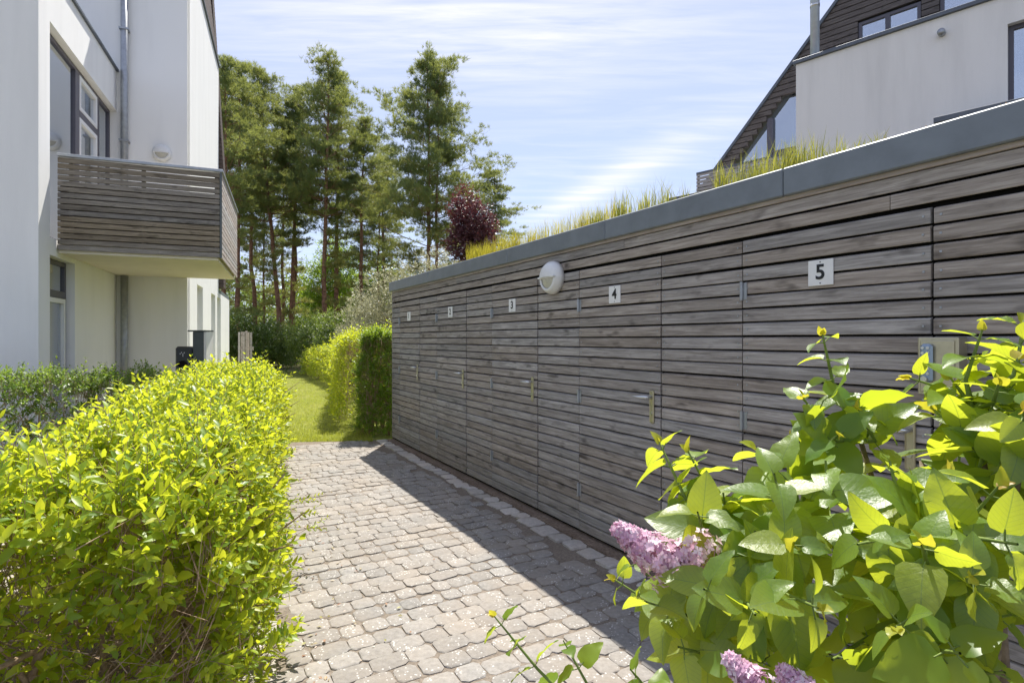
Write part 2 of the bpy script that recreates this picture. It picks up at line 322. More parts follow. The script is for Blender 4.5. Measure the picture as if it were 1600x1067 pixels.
# ------------------------------------------------------------------ setting
def sheet(name, pts, z, m, label=None):
    o = O(name, npmesh(name, [(x, y, z) for x, y in pts], [tuple(range(len(pts)))], [m])); o['kind'] = 'structure'
    if label: o['label'] = label; o['category'] = 'ground'
    return o
sheet('ground', [(-400, -60), (400, -60), (400, 700), (-400, 700)], -.04, FIELD, 'woodland ground of needles and thin grass reaching to the trees')
EDGE = lambda Y: -1.13 - .40 * (Y - 2.46)              # left edge of the paving
WALL = lambda Y: 3.008 - .5713 * Y                      # front of the shed
sheet('soil_bed', [(EDGE(.2) - 1.5, .2), (EDGE(.2), .2), (EDGE(8.35), 8.35), (EDGE(8.35) - 1.45, 8.35)], -.022, SOIL, 'bare brown soil bed under the clipped privet hedge')
sheet('gravel_strip', [(-9, 1.0), (EDGE(1) - 1.45, 1.0), (EDGE(9) - 1.4, 9), (-6.5, 13), (-12, 11)], -.028, GRAVEL, 'pale gravel strip between the privet hedge and the white building')
sheet('lawn', [(-3.75, 8.1), (-1.6, 8.45), (-3.2, 12.5), (-6.2, 20), (-8.4, 27), (-13, 27), (-8.5, 16), (-4.6, 9.6)], -.016, LAWN, 'sunny mown grass path leading from the paving to the pines')

SH = O('storage_shed', None, loc=(-1.784, 8.388, 0), rot=(0, 0, math.atan2(-.8683, .4961)),
       label='long grey timber storage shed with five numbered doors and planted flat roof', cat='shed')
RZ = math.atan2(-.8683, .4961)
def sh2w(u, y, z=0): return Vector((-1.784 + .4961 * u + .8683 * y, 8.388 - .8683 * u + .4961 * y, z))
def w2sh(X, Y): dx, dy = X + 1.784, Y - 8.388; return (.4961 * dx - .8683 * dy, .8683 * dx + .4961 * dy)

# paving: rows square to the shed, each stone its own piece
pav = sheet('paved_path', [(EDGE(.3) - .05, .3), (WALL(.3), .3), (WALL(8.36) - .02, 8.36), (EDGE(8.12), 8.12)], -.0065, SAND, 'grey cobble block paving along the timber shed')
def cobble(lu, ly, h=.05, c=.022, dome=.004, jit=.0, seed=0):
    r = random.Random(seed); hx, hy = lu / 2, ly / 2
    def ring(ins, z):
        a, b_ = hx - ins, hy - ins; cc = max(c - ins * .4, .006)
        p = [(a, b_ - cc), (a - cc, b_), (-a + cc, b_), (-a, b_ - cc), (-a, -b_ + cc), (-a + cc, -b_), (a - cc, -b_), (a, -b_ + cc)]
        return [(x + r.uniform(-jit, jit), y + r.uniform(-jit, jit), z) for x, y in p]
    v = ring(0, -h) + ring(0, -.0045) + ring(.003, -.0015) + ring(.012, 0) + [(0, 0, dome)]
    f = []
    for k in range(3): f += [(k * 8 + j, k * 8 + (j + 1) % 8, k * 8 + 8 + (j + 1) % 8, k * 8 + 8 + j) for j in range(8)]
    f += [(24 + j, 24 + (j + 1) % 8, 32) for j in range(8)]
    return np.array(v), f
cob = []
for i in range(12):
    wy = [.100, .113, .125, .138, .152, .168][i % 6]
    cob.append((wy, *cobble(.122, wy, jit=.004, seed=i)))
stones = []
u = -.1
row = 0
while u < 7.9:
    y = -3.2 + random.uniform(0, .1)
    while y < -.30:
        k = random.randrange(12); wy = cob[k][0]; y0 = y; y += wy + random.uniform(.003, .007)
        uc = u + random.uniform(-.006, .006) + .012 * math.sin(y * 2.1 + row); p = sh2w(uc, y0 + wy / 2)
        if p.x < EDGE(p.y) + .10 or y0 + wy > -.30 or p.y < .45: continue
        if p.y > 8.14 + (p.x + 3.4) * .13: continue
        stones.append((p, k))
    u += .1275; row += 1
stones.sort(key=lambda s: (s[0] - Vector((0, 0, 0))).length + (0 if s[0].y > 2.3 else 50))
cm = [npmesh('paver', c[1], c[2], [PAVER], smooth=False) for c in cob]
rest_v, rest_f, rest_r = [], [], []
nb = 0
for i, (p, k) in enumerate(stones):
    z = random.uniform(-.003, .003); rz = RZ + random.gauss(0, .03); rx = random.gauss(0, .012); ry = random.gauss(0, .012)
    if i < 300: O('paver', cm[k], pav, (p.x, p.y, z), (rx, ry, rz))
    else:
        Mx = np.array(Matrix.Translation((p.x, p.y, z)) @ Matrix.Rotation(rz, 4, 'Z') @ Matrix.Rotation(rx, 4, 'X'))
        v = cob[k][1] @ Mx[:3, :3].T + Mx[:3, 3]; rest_v.append(v); rest_f += [tuple(j + nb for j in q) for q in cob[k][2]]; rest_r += [random.random()] * len(v); nb += len(v)
O('paver_field', npmesh('paver_field', np.vstack(rest_v), rest_f, [PAVER], rnd=rest_r), pav, kind='stuff')
# granite setts along the wall and along the left edge
bs = [npmesh('granite_block', *cobble(l, w_, .06, .02, .006, .009, 40 + i), [GRANITE]) for i, (l, w_) in enumerate([(.15, .15), (.18, .14), (.20, .17), (.13, .13)])]
u = -.02
while u < 7.6:
    k = random.randrange(4); l = (.15, .18, .20, .13)[k]; p = sh2w(u + l / 2, -.205 + random.gauss(0, .012))
    O('granite_block', bs[k], pav, (p.x, p.y, random.uniform(.0, .010)), (random.gauss(0, .03), random.gauss(0, .03), RZ + random.gauss(0, .07))); u += l + random.uniform(.008, .03)
d_edge = math.atan2(1, -.40); Y = .7
while Y < 8.0:
    k = random.randrange(3); l = (.15, .18, .20)[k]; t_ = l / 1.077
    O('granite_block', bs[k], pav, (EDGE(Y + t_ / 2) - .015 + random.gauss(0, .01), Y + t_ / 2, random.uniform(-.004, .008)), (random.gauss(0, .02), random.gauss(0, .02), d_edge + random.gauss(0, .05))); Y += t_ + random.uniform(.008, .02)

# ------------------------------------------------------------------ shed
DOORS = [(.358, 1.185), (1.779, 2.628), (3.234, 4.086), (4.684, 5.555), (6.162, 7.057)]
UEND = 9.2; PITCH = .0745; ROWS = 27; DTOP = ROWS * PITCH + .03
O('core', MB().box(.02, UEND - .02, .012, 2.6, .0, 2.30).mesh('core', BLACK), SH)
prof = [(-.021, .003), (-.018, 0), (.0, .004), (.0, .068), (-.017, .0628), (-.021, .0595)]
def plankmesh(l): return MB().extr([(y, z) for y, z in prof], 0, l).mesh('plank', WOOD)
GAP = .005
segs = []; a = 0.0
for i, (d0, d1) in enumerate(DOORS): segs.append((a, d0, None)); segs.append((d0, d1, i)); a = d1
segs.append((a, UEND, None))
doors = []
for i, (d0, d1) in enumerate(DOORS): doors.append(O('door', MB().box(.006, d1 - d0 - .006, .001, .011, .03, DTOP - .006).mesh('door', BLACK), SH, (d0, 0, 0), label=f'timber door numbered {i + 1}'))
scr = MB()
for s0, s1, di in segs:
    mesh = plankmesh(s1 - s0 - 2 * GAP)
    for r in range(ROWS):
        z = .03 + r * PITCH + random.gauss(0, .0012); yy = random.gauss(0, .0016) - (.004 if di is not None else 0)
        par = SH if di is None else doors[di]; x0 = s0 + GAP if di is None else GAP
        O('plank', mesh, par, (x0, yy, z), (0, random.gauss(0, .0009), random.gauss(0, .0008)))
        for e in (s0 + .03, s1 - .03): scr.box(e - .004, e + .004, yy - .0235 - (0), yy - .0205, z + .028, z + .036)
O('screws', scr.mesh('screws', GALV), SH, kind='stuff')
zt = .03 + ROWS * PITCH + .012
LONG = [(0, 2.35), (2.35, 5.2), (5.2, UEND)]; LONG2 = [(0, 3.5), (3.5, 6.9), (6.9, UEND)]
for r in range(3):
    for a, b_ in (LONG if r % 2 else LONG2):
        O('plank', plankmesh(b_ - a - .004), SH, (a + .002, random.gauss(0, .001), zt + r * PITCH), (0, 0, random.gauss(0, .0004)))
O('trim_board', MB().box(0, UEND, -.030, .0, zt + 2.0 * PITCH - .008, zt + 2.0 * PITCH + .05, .003).mesh('trim_board', WOODL), SH)
O('corner_board', MB().box(-.03, -.004, -.015, 2.6, .03, 2.21).mesh('corner_board', WOOD), SH)
a = -.06
for b_ in (1.55, 3.6, 5.03, 6.42, 8.1, 9.26):      # zinc edging in lengths
    O('fascia_panel', MB().box(a + .0015, b_ - .0015, -.055, .03, 2.215, 2.355, .006).mesh('fascia_panel', ZINC), SH); a = b_
O('fascia_panel', MB().box(-.062, .02, .032, 2.66, 2.215, 2.354, .006).mesh('fascia_panel', ZINC), SH)
O('fascia_panel', MB().box(-.06, 9.26, 2.662, 2.72, 2.215, 2.353, .006).mesh('fascia_panel', ZINC), SH)
O('roof_substrate', MB().box(.021, 9.2, .031, 2.66, 2.302, 2.335).mesh('roof_substrate', SUBST), SH)
O('ground_strip', MB().box(0, UEND, -.115, .01, -.03, .004).mesh('ground_strip', SOIL), SH)
O('corner_post', MB().box(-.16, -.06, .03, .13, -.03, .28, .01).mesh('corner_post', WOODD), SH)
for i, (d0, d1) in enumerate(DOORS):
    D = doors[i]; w = d1 - d0
    for z in (.34, 1.06, 1.76):
        h = MB().tube([(.0, -.033, z - .05), (.0, -.033, z + .05)], .009, 10).box(-.002, .03, -.028, -.024, z - .045, z + .045)
        O('hinge', h.mesh('hinge', GALV), D)
    hx = w - .075
    O('handle_plate', MB().box(hx - .02, hx + .02, -.036, -.0255, .955, 1.17, .008).mesh('handle_plate', BRASS), D)
    O('handle_lever', MB().tube([(hx, -.03, 1.125), (hx, -.075, 1.125), (hx - .012, -.086, 1.125), (hx - .145, -.086, 1.125)], .0125, 10).mesh('handle_lever', STEEL, True), D)
    O('keyhole', MB().tube([(hx, -.034, 1.02), (hx, -.043, 1.02)], .011, 12).mesh('keyhole', STEEL), D)
    c = w / 2 - .01 if i > 1 else w * .5
    O('number_plate', MB().box(c - .061, c + .061, -.031, -.0255, 1.755, 1.877, .0015).mesh('number_plate', PLATE), D)
    cu = bpy.data.curves.new('digit', 'FONT'); cu.body = str(i + 1); cu.size = .098; cu.align_x = 'CENTER'; cu.align_y = 'CENTER'; cu.extrude = .0006; cu.offset = .0022
    tmp = bpy.data.objects.new('tmp', cu); COL.objects.link(tmp); bpy.context.view_layer.update()
    me = bpy.data.meshes.new_from_object(tmp.evaluated_get(bpy.context.evaluated_depsgraph_get())); bpy.data.objects.remove(tmp)
    me.materials.clear(); me.materials.append(INK)
    O('digit', me, D, (c, -.0325, 1.816), (math.radians(90), 0, 0))
    for zz_ in (1.766, 1.866): O('plate_screw', MB().tube([(c, -.030, zz_), (c, -.0335, zz_)], .003, 8).mesh('plate_screw', INK), D)
def bulkhead(name, loc, rz, label, r=.135):
    e = O(name, None, loc=loc, rot=(0, 0, rz), label=label, cat='wall lamp')
    def lathe(pr, a0=0, a1=2 * math.pi, n=36):
        v = []; f = []
        for j in range(n + 1):
            an = a0 + (a1 - a0) * j / n
            v += [(q * math.cos(an), -d, q * math.sin(an)) for q, d in pr]
        k = len(pr)
        for j in range(n): f += [(j * k + i, j * k + i + 1, (j + 1) * k + i + 1, (j + 1) * k + i) for i in range(k - 1)]
        return v, f
    O('back_plate', MB().add(*lathe([(.0, .0), (r, 0), (r, .03), (r * .97, .05), (r * .85, .072)])).mesh('back_plate', LAMPW, True), e)
    O('eyelid', MB().add(*lathe([(r * .86, .070), (r * .74, .088), (r * .4, .104), (.0, .108)], .0, math.pi)).mesh('eyelid', LAMPW, True), e)
    O('rim', MB().add(*lathe([(r * .86, .070), (r * .80, .080), (r * .70, .082), (r * .68, .07)], math.pi, 2 * math.pi)).mesh('rim', LAMPW, True), e)
    O('diffuser', MB().add(*lathe([(r * .69, .066), (r * .5, .084), (.0, .093)], math.pi, 2 * math.pi)).mesh('diffuser', LAMPG, True), e)
    O('bar', MB().box(-r * .86, r * .86, -.096, -.05, -.008, .008, .003).mesh('bar', LAMPW), e)
    return e
pl = sh2w(w2sh(*((lambda Y: ((870.5 - 800) / F * Y, Y))(2617 / (870.5 - 303))))[0], -.024, 1.5 + (530 - 434.5) / 567.5 * 3.008)
bulkhead('bulkhead_lamp', pl, RZ, 'round white bulkhead lamp on the timber shed wall between doors 3 and 4')
# key cabinet with code lock
uk = [(8.388 - 2617 / (p - 303)) * 1.1517 for p in (1452, 1516)]
kc = O('key_cabinet', None, loc=sh2w(uk[0], -.022, 0), rot=(0, 0, RZ), label='steel key cabinet with blue grey code keypad on the shed wall', cat='key cabinet')
kw = uk[1] - uk[0]; k0, k1 = 1.28, 1.508
O('cabinet_body', MB().box(0, kw, -.075, 0, k0, k1, .004).mesh('cabinet_body', BRASS), kc)
O('cabinet_door', MB().box(.012, kw - .012, -.082, -.0755, k0 + .012, k1 - .012, .003).mesh('cabinet_door', BRASS), kc)
kp = O('keypad', MB().box(.018, .062, -.104, -.083, 1.33, 1.482, .010).mesh('keypad', KEYM), kc)
for r in range(6):
    for c in range(2): O('button', MB().tube([(.031 + c * .018, -.103, 1.466 - r * .020), (.031 + c * .018, -.1075, 1.466 - r * .020)], .0058, 10).mesh('button', STEEL), kp)
O('knob', MB().tube([(.04, -.10, 1.345), (.04, -.118, 1.345)], .011, 14).mesh('knob', STEEL), kc)

# roof planting
def blades(P, h, lean, w, m, name, label, cat, curve=.35):
    n = len(P); an = rng.random(n) * 2 * math.pi; dirh = np.stack([np.cos(an), np.sin(an), np.zeros(n)], 1)
    sd = np.stack([-np.sin(an + rng.normal(0, .8, n)), np.cos(an), np.zeros(n)], 1); sd = unit(sd)
    ln = lean * rng.random(n)[:, None]; up = np.array([0, 0, 1.])
    m1 = P + (h[:, None] * .55) * (up + dirh * ln * .5); tp = P + h[:, None] * (up * (1 - .2 * ln) + dirh * ln * (1 + curve)); ww = (w * (.7 + .6 * rng.random(n)))[:, None]
    V = np.stack([P - sd * ww, P + sd * ww, m1 + sd * ww * .8, m1 - sd * ww * .8, tp], 1).reshape(-1, 3)
    b = (np.arange(n) * 5)[:, None]
    T = np.concatenate([b + np.array([[0, 1, 2]]), b + np.array([[0, 2, 3]]), b + np.array([[3, 2, 4]])], 0)
    o = O(name, npmesh(name, V, T, [m], rnd=np.repeat(rng.random(n), 5)), kind='stuff', label=label, cat=cat); return o
def roofpts(pa, pb, n, depth=.5, d0=.06):
    ua, ub = [(8.388 - 2617 / (p - 303)) * 1.1517 for p in (pa, pb)]
    nc = max(3, n // 28); cu_ = ua + (ub - ua) * rng.random(nc); cy_ = d0 + depth * rng.random(nc) ** 1.6; ci = rng.integers(0, nc, n); loose = rng.random(n) < .25
    uu = np.where(loose, ua + (ub - ua) * rng.random(n), np.clip(cu_[ci] + rng.normal(0, .025, n), ua, ub)); yy = np.where(loose, d0 + depth * rng.random(n) ** 1.6, np.maximum(.04, cy_[ci] + rng.normal(0, .025, n)))
    return np.array([tuple(sh2w(a, b, 2.335)) for a, b in zip(uu, yy)])
g = [roofpts(722, 800, 1900, .7), roofpts(796, 950, 1700, .6)]
PP = np.vstack(g); hh = .12 + .15 * rng.random(len(PP))
blades(PP, hh, .45, .0016, GRASS, 'roof_grass', 'dense yellow green grass on the far half of the shed roof', 'grass')
g = [roofpts(900, 960, 120, .4), roofpts(942, 1030, 360, .35), roofpts(1060, 1090, 40, .3), roofpts(1100, 1262, 1100, .45), roofpts(1290, 1372, 320, .4), roofpts(1372, 1600, 60, .5)]
PP = np.vstack(g); hh = np.concatenate([.10 + .10 * rng.random(120), .13 + .15 * rng.random(360), .06 + .06 * rng.random(40), .09 + .17 * rng.random(1100), .04 + .08 * rng.random(320), .02 + .04 * rng.random(60)])
blades(PP, hh, .4, .0024, GRASSD, 'roof_tall_grass', 'tall sparse grass tufts on the near half of the shed roof', 'grass')
n = 9000; uu = 9.1 * rng.random(n) ** .8; yy = .035 + 1.0 * rng.random(n) ** 2
PP = np.array([tuple(sh2w(a, b, 2.333 + .03 * rng.random())) for a, b in zip(uu, yy)])
v, f, r = scatter(*LEAF4T, PP, rng.normal(0, 1, (n, 3)) + np.array([0, 0, .8]), rng.normal(0, 1, (n, 3)), .018 + .022 * rng.random(n))
O('roof_sedum', npmesh('roof_sedum', v, f, [SEDUM], rnd=r), kind='stuff', label='low reddish sedum carpet along the shed roof edge', cat='sedum')

# ------------------------------------------------------------------ left building (local x = w, y = v)
def holed(u0, u1, z0, z1, holes, depth, name, m):
    """wall in the plane y=0 facing -y, with reveals going to +y"""
    us = sorted({u0, u1, *[h[0] for h in holes], *[h[1] for h in holes]}); zs = sorted({z0, z1, *[h[2] for h in holes], *[h[3] for h in holes]})
    b = MB()
    for a, c in zip(us[:-1], us[1:]):
        for d, e in zip(zs[:-1], zs[1:]):
            if any(h[0] <= a and c <= h[1] and h[2] <= d and e <= h[3] for h in holes): continue
            b.add([(a, 0, d), (c, 0, d), (c, 0, e), (a, 0, e)], [(0, 1, 2, 3)])
    for a, c, d, e in holes:
        b.add([(a, 0, d), (c, 0, d), (c, 0, e), (a, 0, e), (a, depth, d), (c, depth, d), (c, depth, e), (a, depth, e)], [(0, 4, 5, 1), (1, 5, 6, 2), (2, 6, 7, 3), (3, 7, 4, 0)])
    return b.mesh(name, m, fixn=False)
LB = O('apartment_building', None, rot=(0, 0, math.atan2(.3778, .9259)), label='white rendered apartment building with timber balcony and brown clad upper part', cat='building')
wE, vA, vD, wF = -2.73, 8.31, 11.67, -1.654
ry = math.radians(90)
O('wall', MB().box(-10, wE - .001, vA, vA + .25, 0, 6.18).mesh('wall', RENDER), LB)                       # front of the projecting block
# window wall: local x runs with v. rotated so its -y faces +w
o = O('wall', holed(vA + .25, vD, 0, 6.18, [(8.66, vD - .002, 2.78, 5.49), (8.66, 9.56, .02, 2.56)], .30, 'wall', RENDER), LB, (wE, 0, 0), (0, 0, ry))
O('wall', MB().box(wE - .002, wE, vA + .001, vA + .25, 0.001, 6.179).mesh('wall', RENDER), LB)
O('roof', MB().box(-10, wE - .01, vA + .01, vD - .01, 6.05, 6.17).mesh('roof', ZINC), LB)
O('coping', MB().box(wE - .24, wE + .035, vA - .03, vD - .01, 6.18, 6.225, .004).mesh('coping', ZINCD), LB)
O('coping', MB().box(-10, wE - .245, vA - .03, vA + .24, 6.18, 6.225, .004).mesh('coping', ZINCD), LB)
O('wall', MB().box(-10, wF, vD, vD + .3, 0, 8.8).mesh('wall', RENDER), LB)
SL = [(12.93, 13.78), (15.27, 16.13), (16.55, 17.45)]
O('wall', holed(vD + .3, 20.0, 0, 2.75, [(a, b_, .4, 2.62) for a, b_ in SL], .30, 'wall', RENDER), LB, (wF, 0, 0), (0, 0, ry))
O('wall', MB().box(wF - .3, wF, vD + .3, 16.9, 2.75, 8.8).mesh('wall', RENDER), LB)
O('wall', MB().box(-10, wF - .3, 16.6, 16.9, 2.75, 8.79).mesh('wall', RENDER), LB)
O('wall', MB().box(wF - .002, wF, vD + .001, vD + .3, .001, 8.799).mesh('wall', RENDER), LB)
O('wall', MB().box(-10, wF - .32, 19.7, 20, 0, 2.74).mesh('wall', RENDER), LB)
O('roof', MB().box(-10, wF, 16.91, 19.99, 2.755, 2.85).mesh('roof', ZINC), LB)
O('roof', MB().box(-10, wF - .31, vD + .301, 16.59, 8.6, 8.79).mesh('roof', ZINC), LB)
# brown clad volume beyond and above
cw = MB()
z = 2.9
while z < 12.5:
    off = .12 - .059 * max(0, z - 6)
    cw.box(wF - .5, wF + off, 16.91, 17.5, z, z + .10); z += .115
O('cladding', cw.mesh('cladding', WOODD), LB, kind='stuff')
cw = MB(); z = 8.84
while z < 12.5: cw.box(-10, wF - .02 - .1 * (z - 8.84), 13.0, 16.9, z, z + .1); z += .115
O('cladding', cw.mesh('cladding', WOODD), LB, kind='stuff')
O('flashing', MB().box(wF - .3, wF + .04, vD, 16.9, 8.801, 8.838).mesh('flashing', ZINCD), LB)
def window(par, x0, x1, z0, z1, depth, fr, bars=(), rails=(), matx=(0, 0, 0), rot=(0, 0, 0), back=BLIND, room=.045, fw=.055):
    w = MB(); w.box(x0, x1, depth, depth + .06, z0, z0 + fw).box(x0, x1, depth, depth + .06, z1 - fw, z1)
    w.box(x0, x0 + fw, depth, depth + .06, z0 + fw, z1 - fw).box(x1 - fw, x1, depth, depth + .06, z0 + fw, z1 - fw)
    o = O('window', w.mesh('window', fr), par, matx, rot)
    for a, c in bars: O('mullion', MB().box(a, c, depth - .004, depth + .058, z0 + fw, z1 - fw).mesh('mullion', fr), o)
    for a, c, d, e in rails: O('transom', MB().box(a, c, depth - .006, depth + .056, d, e).mesh('transom', fr), o)
    O('pane', MB().box(x0 + fw, x1 - fw, depth + .026, depth + .032, z0 + fw, z1 - fw).mesh('pane', GLASS), o)
    O('blind', MB().box(x0 - .01, x1 + .01, depth + room, depth + room + .02, z0 - .02, z1 + .02).mesh('blind', back), o)
    return o
def casement(o, x0, x1, z0, z1, d, w=.06):
    c = MB().box(x0, x1, d - .012, d + .03, z0, z0 + w).box(x0, x1, d - .012, d + .03, z1 - w, z1).box(x0, x0 + w, d - .012, d + .03, z0 + w, z1 - w).box(x1 - w, x1, d - .012, d + .03, z0 + w, z1 - w)
    O('casement', c.mesh('casement', FRAMEW), o)
R_ = dict(matx=(wE, 0, 0), rot=(0, 0, ry))
o = window(LB, 8.66, vD - .01, 2.78, 5.48, .10, FRAME, [(9.92, 10.08), (10.92, 11.05)], [(10.08, 10.92, 4.80, 4.90)], **R_)
casement(o, 10.085, 10.915, 4.905, 5.42, .10); casement(o, 10.085, 10.915, 2.84, 4.795, .10)
o = window(LB, 8.66, 9.56, .03, 2.55, .10, FRAME, [], [(8.71, 9.51, 2.06, 2.15)], **R_)
casement(o, 8.72, 9.50, .09, 2.05, .10)
for a, b_ in SL: window(LB, a, b_, .41, 2.61, .12, FRAMEW, matx=(wF, 0, 0), rot=(0, 0, ry), back=BLIND)
# balcony
BX0, BX1, BV, BT = -2.722, -.83, 8.87, 3.88
bal = O('balcony', MB().box(BX0, BX1 - .05, BV + .05, vD - .004, 2.62, 2.76).mesh('balcony', SOFFIT), LB)
sm = MB().box(0, BX1 - BX0 - .03, 0, .024, 0, .062, .002).mesh('slat', WOODB); ss = MB().box(0, vD - BV - .04, 0, .024, 0, .062, .002).mesh('slat', WOODL)  # side slats in paler wood: sunlight on that face put into the colour
for r in range(16):
    z = 2.655 + r * .0755
    O('slat', sm, bal, (BX0 + .005, BV + random.gauss(0, .002), z), (0, random.gauss(0, .0012), 0))
    O('slat', ss, bal, (BX1, BV + .03, z), (0, 0, ry))
O('back_panel', MB().box(BX0 + .02, BX1 - .06, BV + .05, BV + .06, 2.77, 3.56).mesh('back_panel', WOODD), bal)
O('back_panel', MB().box(BX1 - .055, BX1 - .046, BV + .07, vD - .03, 2.77, 3.56).mesh('back_panel', WOODD), bal)
for x in (BX0 + .12, -1.80, BX1 - .09): O('post', MB().box(x, x + .05, BV + .026, BV + .048, 2.77, 3.855).mesh('post', WOODB), bal)
O('corner_post', MB().box(BX1 - .022, BX1 + .004, BV - .006, BV + .022, 2.65, 3.86).mesh('corner_post', ANTHR), bal)
O('handrail', MB().box(BX0 - .0, BX1 + .02, BV - .015, BV + .07, 3.865, 3.905, .004).mesh('handrail', GALV), bal)
O('handrail', MB().box(BX1 - .06, BX1 + .02, BV + .072, vD - .004, 3.865, 3.905, .004).mesh('handrail', GALV), bal)
dp = O('drainpipe', MB().tube([(-2.60, vD - .085, 2.77), (-2.60, vD - .085, 8.8)], .056, 16).mesh('drainpipe', GALV, True), LB)
dq = O('drainpipe', MB().tube([(-2.60, vD - .085, .0), (-2.60, vD - .085, 2.615)], .056, 16).mesh('drainpipe', GALV, True), LB)
for z in (2.95, 4.95, 6.9): O('bracket', MB().box(-2.672, -2.528, vD - .150, vD - .003, z, z + .03).mesh('bracket', GALV), dp)
def lb2w(w, v, z): return Vector((w * .9259 - v * .3778, w * .3778 + v * .9259, z))
bulkhead('bulkhead_lamp', lb2w(-2.045, vD - .003, 4.84), math.atan2(.3778, .9259), 'round white bulkhead lamp on the white wall above the balcony', .15)
# charging point
ev = O('charging_point', None, loc=(at(301, 530, 8.9).x, 8.9, 0), rot=(0, 0, math.radians(8)), label='dark grey charging point on an anthracite pedestal behind the hedge', cat='charger')
O('pedestal', MB().box(.0, .16, 0, .30, 0, 1.62, .006).mesh('pedestal', ANTHR), ev)
O('hood', MB().box(-.07, .20, -.02, .32, 1.622, 1.645, .004).mesh('hood', ANTHR), ev)
O('side_panel', MB().box(.163, .20, .01, .29, 0, 1.618).mesh('side_panel', RENDER2), ev)
cb = O('charger_body', MB().box(-.24, -.003, -.06, .10, .95, 1.385, .03).mesh('charger_body', PLASTIC), ev)
O('socket', MB().tube([(-.12, -.055, 1.10), (-.12, -.085, 1.10)], .062, 20).mesh('socket', BLACK), cb)
for i, (x, z) in enumerate([(-.16, 1.27), (-.14, 1.29), (-.12, 1.26), (-.10, 1.285), (-.12, 1.235)]): O('indicator', MB().box(x - .006, x + .006, -.063, -.0605, z - .008, z + .008).mesh('indicator', FRAMEW), cb)

# weathered board screen
bsn = at(372, 530, 15).x; fs = O('board_screen', None, loc=(bsn, 15, 0), label='short screen of upright weathered grey boards beyond the hedge', cat='screen')
for i in range(6): O('board', MB().box(i * .062, i * .062 + .052, (i % 2) * .02, (i % 2) * .02 + .022, -.03, 1.72 + random.uniform(-.04, .02), .003).mesh('board', WOODL), fs)
O('rail', MB().box(-.01, .38, .045, .085, .4, .5).mesh('rail', WOODL), fs); O('rail', MB().box(-.01, .38, .045, .085, 1.2, 1.3).mesh('rail', WOODL), fs)

# ------------------------------------------------------------------ right house (local x along the facade towards the camera, y inward)
RH = O('gabled_house', None, loc=(4.59, 9.0, 0), rot=(0, 0, math.atan2(-.711, .703)), label='pale rendered house with steep dark slatted gable behind the shed', cat='house')
O('wall', holed(0, 8, 0, 5.93, [(2.56, 3.9, 3.0, 5.56)], .16, 'wall', RENDER2), RH)
O('wall', MB().box(.001, .2, .001, 3, 0, 5.929).mesh('wall', RENDER2), RH)
O('roof', MB().box(.2, 8, .2, 1.48, 5.6, 5.8).mesh('roof', ZINC), RH)
O('coping', MB().box(-.04, 8, -.04, .25, 5.932, 5.99, .004).mesh('coping', ZINCD), RH)
window(RH, 2.56, 3.9, 3.0, 5.56, .09, FRAME, back=ROOM, room=.5)
O('wall', MB().box(1.98, 8, -1.0, -.002, 0, 4.17).mesh('wall', RENDER2), RH)
O('coping', MB().box(1.94, 8, -1.04, -.003, 4.172, 4.24, .004).mesh('coping', ZINCD), RH)
O('wall', MB().box(-2.28, -.003, .03, 1.3, 0, 4.13).mesh('wall', RENDER2), RH)
O('coping', MB().box(-2.32, -.003, -.01, .26, 4.132, 4.19, .004).mesh('coping', ZINCD), RH)
O('vent', MB().tube([(1.887, .02, 5.70), (1.887, -.10, 5.69)], .045, 16).mesh('vent', GALV, True), RH)
fl = O('flue_pipe', MB().tube([(.19, .3, 5.9), (.19, .3, 9.5)], .068, 20).mesh('flue_pipe', FLUE, True), RH)
for z in (6.9, 8.1): O('flue_band', MB().tube([(.19, .3, z), (.19, .3, z + .05)], .073, 20).mesh('flue_band', STEEL, True), fl)
ra = O('balcony_railing', MB().box(-1.69, -.01, -.055, -.012, 4.50, 4.535).mesh('balcony_railing', ZINCD), RH)
rs = MB(); z = 4.2
while z < 4.49: rs.box(-1.69, -.01, -.05, -.03, z, z + .05); z += .066
O('slats', rs.mesh('slats', WOODL), ra, kind='stuff')
for x in (-1.68, -.85, -.06): O('post', MB().box(x, x + .04, -.028, -.012, 4.19, 4.50).mesh('post', ZINCD), ra)
ZV = lambda s: 7.51 + (s - .258) * 1.1146               # verge line
gb = MB(); z = 2.8
while z < 10.5:
    s0 = .258 + (z - 7.51) / 1.1146
    if z < 6.0: gb.box(s0, s0 + .36, 1.42, 1.5, z, z + .085)
    else:
        spans = [(s0, 8)]
        if 6.15 < z < 6.93: spans = [(s0, .53), (1.43, 1.66), (2.4, 8)]
        elif z < 7.3 and z > 6.15: spans = [(s0, 1.66), (2.4, 8)]
        for a, c in spans: gb.box(a, c, 1.42, 1.5, z, z + .085)
    z += .10
O('gable_slats', gb.mesh('gable_slats', WOODD), RH, kind='stuff')
vb = MB()
s_, e_ = .258 + (2.8 - 7.51) / 1.1146, .258 + (10.6 - 7.51) / 1.1146
vb.add([(s_ - .05, 1.38, 2.8), (s_ + .02, 1.38, 2.8), (e_ + .02, 1.38, 10.6), (e_ - .05, 1.38, 10.6), (s_ - .05, 7, 2.8), (s_ + .02, 7, 2.8), (e_ + .02, 7, 10.6), (e_ - .05, 7, 10.6)],
       [(0, 1, 2, 3), (4, 7, 6, 5), (0, 3, 7, 4), (1, 5, 6, 2), (0, 4, 5, 1), (3, 2, 6, 7)])
O('roof_edge', vb.mesh('roof_edge', ZINCD), RH)
gw = MB(); gw.add([(-3.5, 1.62, 2.8), (8, 1.62, 2.8), (8, 1.62, 10.4), (2.8, 1.62, 10.4)], [(0, 1, 2, 3)]); O('gable_back', gw.mesh('gable_back', ROOM), RH)
